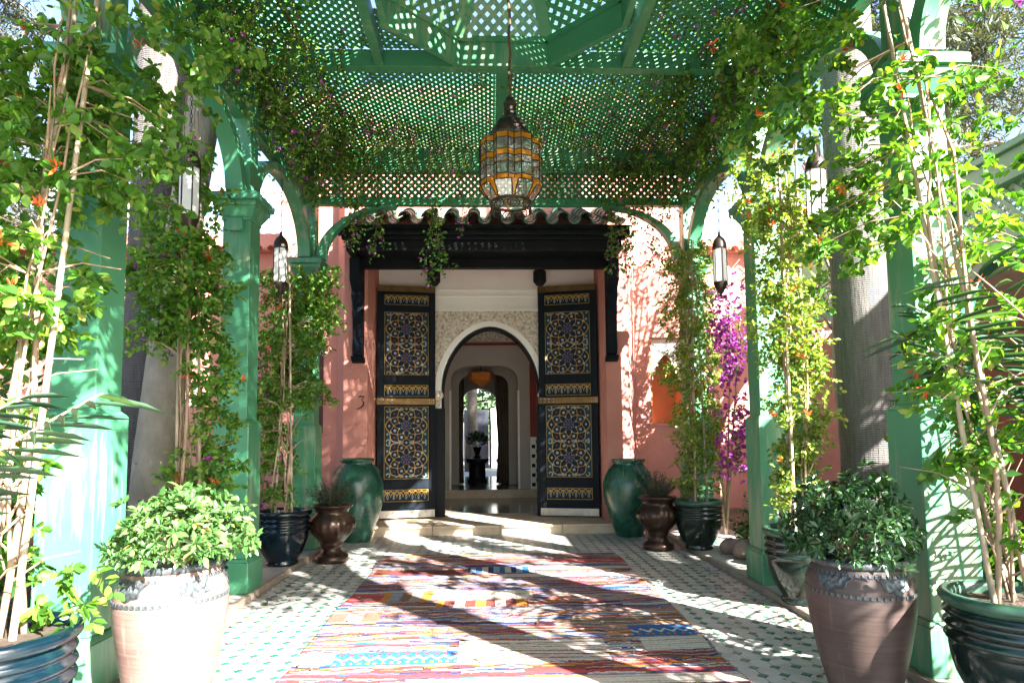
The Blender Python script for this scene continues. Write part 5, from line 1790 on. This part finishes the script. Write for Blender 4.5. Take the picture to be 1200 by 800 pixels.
# ------------------------------------------------------------------ bougainvillea hanging in the pergola
def hanging(label, lines, leafmat, seed, name='bougainvillea', per_m=30, mag=0, L=.036, fl=None, wood=True, w=.12):
    """lines: list of (p0, p1, sag, thickness, density) boughs, each hung with drooping strands"""
    g_ = np.random.default_rng(seed); rr = random.Random(seed)
    p = thing(name, label, 'vine')
    st = MB(); C = []
    for (p0, p1, n, drop0, drop1, jit) in lines:
        p0, p1 = np.array(p0), np.array(p1)
        bough = [tuple(p0+(p1-p0)*t+np.array([0, 0, .03*math.sin(t*9+seed)])) for t in np.linspace(0, 1, 12)]
        if wood: st.tube(bough, .014, 6)
        for i in range(n):
            t = g_.random(); q = p0+(p1-p0)*t+g_.normal(size=3)*np.array([jit, jit, jit*.4])
            ln = g_.uniform(drop0, drop1)
            a = g_.uniform(0, 6.28); r = ln*.22
            pts = [q+np.array([math.cos(a)*r*s, math.sin(a)*r*s, -ln*s]) for s in (0, .35, .7, 1.0)]
            st.tube([tuple(v) for v in pts], [.004, .003, .002, .001], 4, False)
            m = max(2, int(ln*per_m))
            for k in range(m):
                s = (k+g_.random())/m
                C.append(q+np.array([math.cos(a)*r*s, math.sin(a)*r*s, -ln*s])+g_.normal(size=3)*w*.35)
    st.build('stems', M['twig'], p)['kind'] = 'stuff'
    C = np.array(C)
    n = len(C)
    P = np.repeat(C, 3, 0)+g_.normal(size=(3*n, 3))*.018
    D = g_.normal(size=(3*n, 3))*np.array([1, 1, .6])+np.array([0, 0, -.45])
    leaf_mesh('foliage', P, D, L*g_.uniform(.65, 1.3, 3*n), leafmat, p, aspect=.66, fold=.25, curl=.2, upbias=.5, rng=g_)
    if mag:
        idx = g_.choice(n, mag)
        flowers('bracts', C[idx]+g_.normal(size=(mag, 3))*.03, M['magenta'], p, g_, .026, 6, .85, 1.5)
    return p

hanging('bougainvillea draped thickly over the left edge beam of the pergola',
        [((-2.10, 4.6, 4.87), (-2.12, 8.0, 4.87), 130, .15, .8, .16), ((-1.75, 4.99, 4.99), (-1.55, 7.9, 4.99), 70, .1, .6, .22), ((-1.75, 6.7, 4.99), (-1.7, 8.0, 4.89), 36, .3, .9, .15)],
        M['hang_leaf'], 201, mag=170, per_m=21, L=.046)
hanging('bougainvillea draped thickly over the right edge beam of the pergola',
        [((2.42, 4.99, 4.84), (2.40, 8.0, 4.84), 110, .15, .8, .15), ((2.05, 5.6, 4.99), (1.85, 7.9, 4.99), 60, .1, .6, .18), ((2.3, 3.9, 4.89), (2.45, 5.2, 4.79), 50, .15, .6, .12), ((1.3, 7.6, 4.79), (2.2, 8.0, 4.79), 40, .2, .7, .1)],
        M['hang_leaf'], 202, mag=120, per_m=21, L=.046)
hanging('thin trailing bougainvillea shoots under the rear left lattice ceiling',
        [((-1.4, 7.2, 5.04), (-.2, 7.6, 5.04), 60, .25, .75, .12), ((-1.5, 7.9, 4.84), (-.3, 7.9, 4.84), 36, .2, .6, .06)], M['hang_leaf'], 203, mag=16, per_m=16, L=.030, wood=False)
hanging('thin trailing bougainvillea shoots under the rear right lattice ceiling',
        [((.6, 7.0, 5.04), (2.0, 7.5, 5.04), 44, .2, .6, .14), ((.7, 7.9, 4.84), (1.9, 7.9, 4.84), 30, .2, .55, .06)], M['hang_leaf'], 204, mag=16, per_m=18, L=.032, wood=False)
hanging('sparse bougainvillea sprigs woven through the rear lattice and cupola',
        [((-1.9, 6.3, 5.05), (2.0, 6.4, 5.05), 26, .05, .16, .2), ((-.9, 7.0, 5.05), (1.0, 6.9, 5.05), 16, .05, .2, .2), ((-1.9, 4.4, 5.05), (-1.3, 5.7, 5.05), 16, .05, .2, .2), ((1.4, 4.4, 5.05), (2.1, 5.7, 5.05), 26, .05, .25, .2)],
        M['hang_leaf'], 205, mag=34, per_m=40, L=.034, wood=False)
# the same bougainvillea grown over the top of the roof lattice
def roof_mat(label, seed, patches, n_per=26):
    g_ = np.random.default_rng(seed)
    p = thing('bougainvillea', label, 'vine')
    C = []; st = MB()
    for (x0, x1, y0, y1, n) in patches:
        for i in range(n):
            c = np.array([g_.uniform(x0, x1), g_.uniform(y0, y1), 5.15+abs(g_.normal())*.07])
            a = g_.uniform(0, 6.28)
            st.tube([tuple(c-np.array([math.cos(a)*.3, math.sin(a)*.3, .02])), tuple(c), tuple(c+np.array([math.cos(a)*.3, math.sin(a)*.3, .0]))], [.008, .007, .004], 4, False)
            C.append(c+g_.normal(size=(n_per, 3))*np.array([.14, .14, .04]))
    st.build('stems', M['twig'], p)['kind'] = 'stuff'
    C = np.concatenate(C); C[:, 2] = np.maximum(C[:, 2], 5.11)
    leaf_mesh('foliage', C, g_.normal(size=C.shape)*np.array([1, 1, .35]), .055*g_.uniform(.7, 1.3, len(C)), M['hang_leaf'], p, aspect=.66, upbias=1.5, rng=g_)
hanging('thick bougainvillea curtain added out of view on the front end beam to cast shade',
        [((-1.6, 1.46, 4.55), (2.3, 1.46, 4.55), 330, .6, 1.3, .10), ((-.4, 1.50, 4.4), (2.3, 1.50, 4.4), 150, .6, 1.2, .08)], M['hang_leaf'], 206, mag=60, per_m=16, L=.055)  # unseen foliage added to shade the left columns and floor
hanging('sparse bougainvillea strands added out of view in the nearest right arch to break up sunlight',
        [((2.62, 1.75, 4.5), (2.62, 3.5, 4.5), 26, .3, 1.3, .10), ((2.62, 1.35, 4.4), (2.62, 1.8, 4.4), 22, .8, 2.4, .12)], M['hang_leaf'], 207, mag=20, per_m=13, L=.055)  # out-of-frame strands added to break up the sun bands on the rug
roof_mat('bougainvillea grown over the roof lattice of the front bay', 231, [(-2.3, 2.6, 1.5, 3.7, 300)])
roof_mat('bougainvillea grown along the right edge of the roof', 232, [(1.2, 2.7, 3.7, 8.1, 240)])
roof_mat('bougainvillea grown along the left edge of the roof', 233, [(-2.4, -1.5, 4.2, 8.1, 90), (-1.4, 1.2, 7.2, 8.1, 50)])
def strand(label, seed, x, y, z0, z1, n=3, mag=8, L=.05):
    hanging(label, [((x-.05, y, z0), (x+.05, y, z0), n, (z0-z1)*.75, z0-z1, .03)], M['vine_leaf_dark'], seed, 'hanging_shoot', 26, mag, L, wood=False, w=.10)
strand('long leafy shoot dangling before the canopy, nearest the left door leaf', 211, -.70, 8.06, 4.38, 3.25, 4, 6)
strand('short leafy shoot dangling above the left canopy bracket', 212, -1.42, 8.06, 4.37, 3.62, 3, 8)
strand('leafy shoot with magenta tips at the far left corner of the canopy', 213, -1.75, 8.06, 4.37, 3.70, 3, 9)
strand('leafy shoot dangling at the right end of the canopy', 214, 1.60, 8.06, 4.37, 3.45, 4, 8)
strand('short sprig of magenta bracts dangling in the middle of the canopy', 215, -.30, 8.06, 4.36, 3.9, 2, 8, .03)
strand('leafy shoot dangling at the far right corner of the canopy', 216, 1.95, 8.06, 4.37, 3.3, 5, 5)

# magenta bougainvillea bushes rooted in the beds
def boug_bush(loc, label, seed, rx, ry, z0, z1, n, mag):
    g_ = np.random.default_rng(seed)
    p = thing('bougainvillea_bush', label, 'shrub', loc)
    st = MB()
    for i in range(7):
        a = g_.uniform(0, 6.28)
        st.tube([(0, 0, -.02), (math.cos(a)*rx*.3, math.sin(a)*ry*.3, (z0+z1)*.3), (math.cos(a)*rx*.7, math.sin(a)*ry*.7, z1*g_.uniform(.7, .95))], [.02, .013, .005], 6)
    st.build('stems', M['stem'], p)
    z = g_.uniform(z0, z1, n); t = g_.uniform(0, 6.28, n); q = np.sqrt(g_.random(n))*(1+.25*np.sin(z*6))
    C = np.stack([np.cos(t)*q*rx, np.sin(t)*q*ry, z], 1)
    P, D, S = sprays(C, g_, (6, 10), .08, .04)
    leaf_mesh('foliage', P, D, S, M['shrub_leaf'], p, aspect=.6, rng=g_)
    idx = g_.choice(n, mag)
    flowers('bracts', C[idx]+g_.normal(size=(mag, 3))*.08, M['magenta'], p, g_, .042, 9, .85, 1.6)
boug_bush((3.15, 8.6, .0), 'tall magenta bougainvillea bush between the far right columns', 221, .40, .4, .9, 3.4, 90, 620)
boug_bush((-2.95, 8.3, .0), 'bougainvillea with scattered magenta flowers behind the far left column', 222, .38, .38, .5, 2.9, 110, 70)

# ------------------------------------------------------------------ shrubs in the beds
def shrub(loc, label, seed, rx, ry, h, n, L=.07, mat='shrub_leaf', aspect=.45, name='garden_shrub'):
    g_ = np.random.default_rng(seed)
    p = thing(name, label, 'shrub', loc, 0, 'shrubs in the beds')
    st = MB()
    for i in range(8):
        a = g_.uniform(0, 6.28)
        st.tube([(0, 0, -.03), (math.cos(a)*rx*.35, math.sin(a)*ry*.35, h*.45), (math.cos(a)*rx*.8, math.sin(a)*ry*.8, h*g_.uniform(.6, .95))], [.016, .011, .004], 5, False)
    st.build('stems', M['stem'], p)
    d = nrm(g_.normal(size=(n, 3))); d[:, 2] = np.abs(d[:, 2])*1.0
    C = d*(1-.5*g_.random((n, 1))**1.6)*np.array([rx, ry, h])*(1+.15*np.sin(d[:, :1]*7+seed)+.1*np.sin(d[:, 1:2]*9))
    P = np.repeat(C, 7, 0)+g_.normal(size=(7*n, 3))*L*.25
    D = np.repeat(d, 7, 0)*.6+g_.normal(size=(7*n, 3))*.8
    leaf_mesh('foliage', P, D, L*g_.uniform(.7, 1.3, 7*n), M[mat], p, aspect=aspect, curl=.15, rng=g_)
    return p
sh = [((3.05, 7.0, .03), 'leafy green shrub behind the stones on the right', .35, .5, .75, 150, .07),
      ((3.6, 4.9, .03), 'broad-leaved shrub behind the shaded terracotta pot', .55, .5, 1.35, 170, .14),
      ((3.9, 3.5, .03), 'low green shrub behind the near right pot', .7, .6, 1.0, 220, .09),
      ((4.6, 2.6, .03), 'tall green shrub at the right edge of the view', .8, .8, 1.7, 260, .10),
      ((4.9, 7.2, .03), 'shrub in front of the green arcade', .7, .7, 1.0, 200, .09),
      ((-3.3, 6.9, .03), 'low shrub with yellow-green leaves under the leaning tree', .5, .5, .9, 160, .07),
      ((-3.3, 3.4, .03), 'green shrub behind the near left pot', .6, .7, 1.5, 260, .09),
      ((-4.2, 4.6, .03), 'tall shrub left of the dark palm trunk', .9, .8, 2.4, 320, .10),
      ((-3.1, 5.2, .03), 'small shrub at the foot of the dark palm trunk', .4, .4, .6, 110, .07),
      ((3.85, .80, .03), 'unseen tall shrub added past the right edge to shade the right terracotta pot', .8, .85, 3.3, 460, .10),  # added out of view so its shadow covers the right pot
      ((-5.4, 6.2, .03), 'tall dark shrub far left in the bed', 1.0, 1.0, 3.0, 340, .12)]
for i, (loc, lb, rx, ry, h, n, L) in enumerate(sh):
    shrub(loc, lb, 300+i, rx, ry, h, n, L)

# ------------------------------------------------------------------ palm fronds
def frond_plant(base, label, fronds, seed, leafL=.34, mat='palm_leaf', name='fan_palm'):
    g_ = np.random.default_rng(seed)
    p = thing(name, label, 'palm', base)
    MB().lathe([(.10, -.05), (.12, .2), (.09, .45), (.03, .6)], 10).build('stump', M['palm_dark'], p, smooth='all')
    for (az, el, length, droop) in fronds:
        a, e = RAD(az), RAD(el)
        pts = []
        for i in range(17):
            t = i/16
            h = math.cos(e)*length*t; z = math.sin(e)*length*t-droop*t*t
            pts.append(np.array([math.cos(a)*h, math.sin(a)*h, .45+z]))
        fr_ = node('frond', p)
        MB().tube([tuple(q) for q in pts], [.010*(1-.8*i/16)+.0015 for i in range(17)], 5).build('rachis', M['palm_dark'] if False else M['stem'], fr_, smooth='all')
        P, D, S = [], [], []
        for i in range(26):
            t = .22+.78*(i+.5)/26
            k = min(15, int(t*16)); f = t*16-k
            q = pts[k]*(1-f)+pts[k+1]*f; ax = nrm(pts[k+1]-pts[k])
            side = nrm(np.cross(ax, [0, 0, 1]))
            for sg in (-1, 1):
                P.append(q); D.append(nrm(side*sg*1.0+ax*.5+np.array([0, 0, -.12])+g_.normal(size=3)*.05)); S.append(leafL*(1-.55*abs(t-.55))*g_.uniform(.85, 1.1))
        leaf_mesh('leaflets', np.array(P), np.array(D), np.array(S), M[mat], fr_, aspect=.014, fold=.4, curl=.25, upbias=1.2, rng=g_)
    return p
frond_plant((-2.38, 1.72, .03), 'feathery palm spreading fronds in front of the near left column',
            [(20, 50, 1.85, .35), (45, 58, 1.8, .45), (75, 60, 1.7, .5), (110, 55, 1.5, .5), (-40, 45, 1.2, .4)], 401, .42)
frond_plant((3.42, 2.75, .03), 'feathery palm leaning in from the right edge over the near right vine',
            [(160, 56, 2.5, .65), (176, 62, 2.55, .6), (140, 60, 2.6, .6), (110, 62, 2.4, .5), (60, 60, 2.0, .6)], 402, .46)

# ------------------------------------------------------------------ tree trunks beside the pergola
def palm_crown(p, z, seed, n=14, L=2.4, off=(0, 0)):
    g_ = np.random.default_rng(seed)
    P, D, S = [], [], []
    rm = MB()
    for k in range(n):
        a = 2*math.pi*k/n+g_.uniform(-.2, .2); e = g_.uniform(.1, 1.1); dr = g_.uniform(.7, 1.3)
        pts = [np.array([off[0]+math.cos(a)*math.cos(e)*L*t, off[1]+math.sin(a)*math.cos(e)*L*t, z+math.sin(e)*L*t-dr*t*t]) for t in np.linspace(0, 1, 12)]
        rm.tube([tuple(q) for q in pts], [.03*(1-.8*i/11)+.003 for i in range(12)], 5, False)
        for i in range(44):
            t = (i+.5)/44*11; q0 = min(10, int(t)); f = t-q0
            q = pts[q0]*(1-f)+pts[q0+1]*f; ax = nrm(pts[q0+1]-pts[q0]); sd = nrm(np.cross(ax, [0, 0, 1]))
            for sg in (-1, 1):
                P.append(q); D.append(nrm(sd*sg+ax*.6+np.array([0, 0, -.2])+g_.normal(size=3)*.08)); S.append(.5*g_.uniform(.8, 1.1))
    rm.build('frond_ribs', M['stem'], p)
    leaf_mesh('crown', np.array(P), np.array(D), np.array(S), M['palm_leaf'], p, aspect=.07, rng=g_)

def ringed_trunk(p, pts, rads, mat, rings=60, amp=.012, seed=1):
    g_ = np.random.default_rng(seed)
    pts = [np.array(q, float) for q in pts]
    seg = np.cumsum([0]+[np.linalg.norm(b-a) for a, b in zip(pts[:-1], pts[1:])])
    out, rad = [], []
    for i in range(rings*2+1):
        s = seg[-1]*i/(rings*2)
        q = np.array([np.interp(s, seg, [v[c] for v in pts]) for c in range(3)])
        out.append(tuple(q)); rad.append(float(np.interp(s, seg, rads))+(amp if i % 2 else 0)+g_.uniform(-.3, .3)*amp)
    MB().tube(out, rad, 28).build('trunk', mat, p, smooth='all')
pt = thing('palm_tree', 'stout grey ringed palm trunk behind the near right column', 'palm', (3.72, 6.1, .0))
ringed_trunk(pt, [(0, 0, -.1), (0, 0, .5), (-.03, 0, 1.2), (-.08, .02, 4), (-.1, .05, 8.2)], [.40, .33, .275, .25, .235], M['palm_bark'], 110, .0025, 3)
palm_crown(pt, 8.1, 51)
pt = thing('palm_tree', 'dark fibrous palm trunk between the near and middle left columns', 'palm', (-3.50, 6.6, .0))
ringed_trunk(pt, [(0, 0, -.1), (0, 0, .5), (.02, 0, 1.5), (.05, .02, 4), (.1, .05, 8.6)], [.33, .27, .24, .24, .26], M['palm_dark'], 150, .006, 4)
palm_crown(pt, 8.5, 52)
lt = thing('leaning_tree', 'smooth grey tree trunk leaning beside the dark palm trunk', 'tree', (-3.10, 6.0, .0))
ringed_trunk(lt, [(-.06, 0, -.1), (-.02, 0, .4), (.02, 0, 1.2), (.16, .05, 3), (.34, .1, 4.6), (.3, .3, 6.8)], [.22, .185, .175, .16, .15, .10], M['bark'], 40, .002, 5)
sr = random.Random(77); sk = MB()
for i in range(26):
    z_ = sr.uniform(.5, 4.2); a = sr.uniform(3.4, 6.1)
    cx_ = float(np.interp(z_, [.4, 1.2, 3, 4.6], [-.02, .02, .16, .34])); r_k = float(np.interp(z_, [.4, 1.2, 3, 4.6], [.185, .175, .16, .15]))
    c = Vector((cx_+math.cos(a)*r_k*.985, math.sin(a)*r_k*.985, z_)); w_ = sr.uniform(.010, .02)
    tv = Vector((-math.sin(a), math.cos(a), 0))
    sk.tube([c-tv*w_, c+Vector((math.cos(a), math.sin(a), 0))*.006, c+tv*w_], [.004, w_*.6, .004], 6)
sk.build('bark_scars', M['palm_dark'], lt, smooth='all')['kind'] = 'stuff'
g_ = np.random.default_rng(55)
lm = MB()
C = []
for i in range(9):
    a = g_.uniform(0, 6.28); e = np.array([math.cos(a)*1.4+.3, math.sin(a)*1.4+.3, g_.uniform(6.4, 8.4)])
    lm.tube([(.3, .25, g_.uniform(5.2, 6.4)), tuple((np.array([.3, .25, 6])+e)/2+np.array([0, 0, .2])), tuple(e)], [.07, .05, .02], 6)
    C.append(e)
lm.build('limbs', M['bark'], lt, smooth='all')
P = np.concatenate([c+g_.normal(size=(420, 3))*np.array([.5, .5, .35]) for c in C]); 
leaf_mesh('crown', P, g_.normal(size=P.shape), .09, M['tree_leaf'], lt, rng=g_)

ot = thing('added_shade_tree', 'small sparse tree added behind the stout palm trunk to shade the wall by the door', 'tree', (4.0, 7.15, .0))  # tree added only to dapple the wall right of the door
g_ = np.random.default_rng(57)
MB().tube([(0, 0, -.1), (.02, 0, 1.0), (-.03, .02, 2.2), (0, 0, 3.2)], [.075, .06, .05, .03], 8).build('trunk', M['bark'], ot, smooth='all')
lm = MB(); C = []
for i in range(30):
    a = g_.uniform(0, 6.28); e = np.array([.15+math.cos(a)*g_.uniform(.3, .85), math.sin(a)*g_.uniform(.3, .8), g_.uniform(2.9, 6.3)])
    lm.tube([(0, 0, min(3.1, e[2]-.5)), tuple(e*np.array([.5, .5, 1])-np.array([0, 0, .2])), tuple(e)], [.02, .014, .006], 5)
    C.append(e)
lm.build('limbs', M['bark'], ot, smooth='all')
P = np.concatenate([c+g_.normal(size=(75, 3))*np.array([.2, .2, .16]) for c in C])
leaf_mesh('crown', P, g_.normal(size=P.shape), .075, M['shrub_leaf'], ot, rng=g_, aspect=.5)

# ------------------------------------------------------------------ conifers in the distance
def conifer(loc, label, seed, h, r, zlow, n_br=46):
    g_ = np.random.default_rng(seed)
    p = thing('conifer_tree', label, 'tree', loc, 0, 'conifers beyond the walls')
    MB().tube([(0, 0, -.1), (.05, 0, h*.3), (.0, .05, h*.7), (.05, 0, h)], [.26, .22, .13, .03], 12).build('trunk', M['pine_bark'], p, smooth='all')
    br = MB(); P, D = [], []
    for i in range(n_br):
        z = zlow+(h-zlow)*(i/n_br)**.9; a = i*2.4+g_.uniform(-.3, .3); L = r*(1-.75*(z-zlow)/(h-zlow))*g_.uniform(.7, 1.1)
        pts = [np.array([math.cos(a)*L*t, math.sin(a)*L*t, z+.25*L*t-.55*L*t*t]) for t in (0, .35, .7, 1)]
        br.tube([tuple(q) for q in pts], [.05, .035, .02, .008], 5, False)
        for k in range(13):
            t = g_.uniform(.15, 1); q = pts[0]*(1-t)+pts[3]*t+np.array([0, 0, .12*L*math.sin(t*3.1)])
            q = q+g_.normal(size=3)*np.array([.22, .22, .18])
            ax = nrm(np.array([math.cos(a), math.sin(a), -.4])+g_.normal(size=3)*.7)
            br.tube([tuple(pts[1]*(1-t)+pts[3]*t), tuple(q), tuple(q+ax*.3)], [.012, .008, .003], 3, False)
            m = 70
            tt = g_.random((m, 1))
            P.append(q+ax*tt*.5+g_.normal(size=(m, 3))*.09); D.append(nrm(ax+g_.normal(size=(m, 3))*.8))
    br.build('branches', M['pine_bark'], p)
    P = np.concatenate(P); D = np.concatenate(D)
    leaf_mesh('crown', P, D, g_.uniform(.10, .22, len(P)), M['conifer'], p, aspect=.16, rng=g_)
conifer((8.3, 11.0, 0), 'grey-green conifer rising behind the near right column', 61, 12.5, 3.0, 3.6)
conifer((-9.6, 11.0, 0), 'grey-green conifer in the top left corner behind the near left vine', 62, 12.5, 3.2, 4.2)
conifer((-13.5, 9.5, 0), 'tall conifer at the left edge of the picture', 63, 11, 3.0, 2.5)

# ------------------------------------------------------------------ fallen leaves and petals on the paving
g_ = np.random.default_rng(71)
n = 520
px_ = g_.uniform(KL+.03, KR-.03, n); py_ = g_.uniform(3.2, 9.0, n)
edge = g_.random(n) < .6
px_ = np.where(edge, np.where(g_.random(n) < .5, KL+.04+np.abs(g_.normal(size=n))*.25, KR-.04-np.abs(g_.normal(size=n))*.25), px_)
on_rug = (px_ > RUG[0]) & (px_ < RUG[1]) & (py_ < RUG[3])
P = np.stack([px_, py_, np.where(on_rug, .019, .0075)], 1)
D = np.stack([g_.normal(size=n), g_.normal(size=n), g_.uniform(.0, .25, n)], 1)
M['litter'] = leaf_mat('fallen_leaf', [(0.0, (0.10, 0.05, 0.02)), (0.45, (0.17, 0.10, 0.035)), (0.7, (0.12, 0.15, 0.03)), (0.85, (0.25, 0.22, 0.05)), (1.0, (0.36, 0.03, 0.30))], 0.7, 0.15)
o = leaf_mesh('fallen_leaves', P, D, g_.uniform(.022, .055, n), M['litter'], None, aspect=.5, curl=.1, upbias=3.0, rng=g_)
tag(o, 'fallen leaves and petals scattered over the tiled walk', 'leaves', kind='stuff')
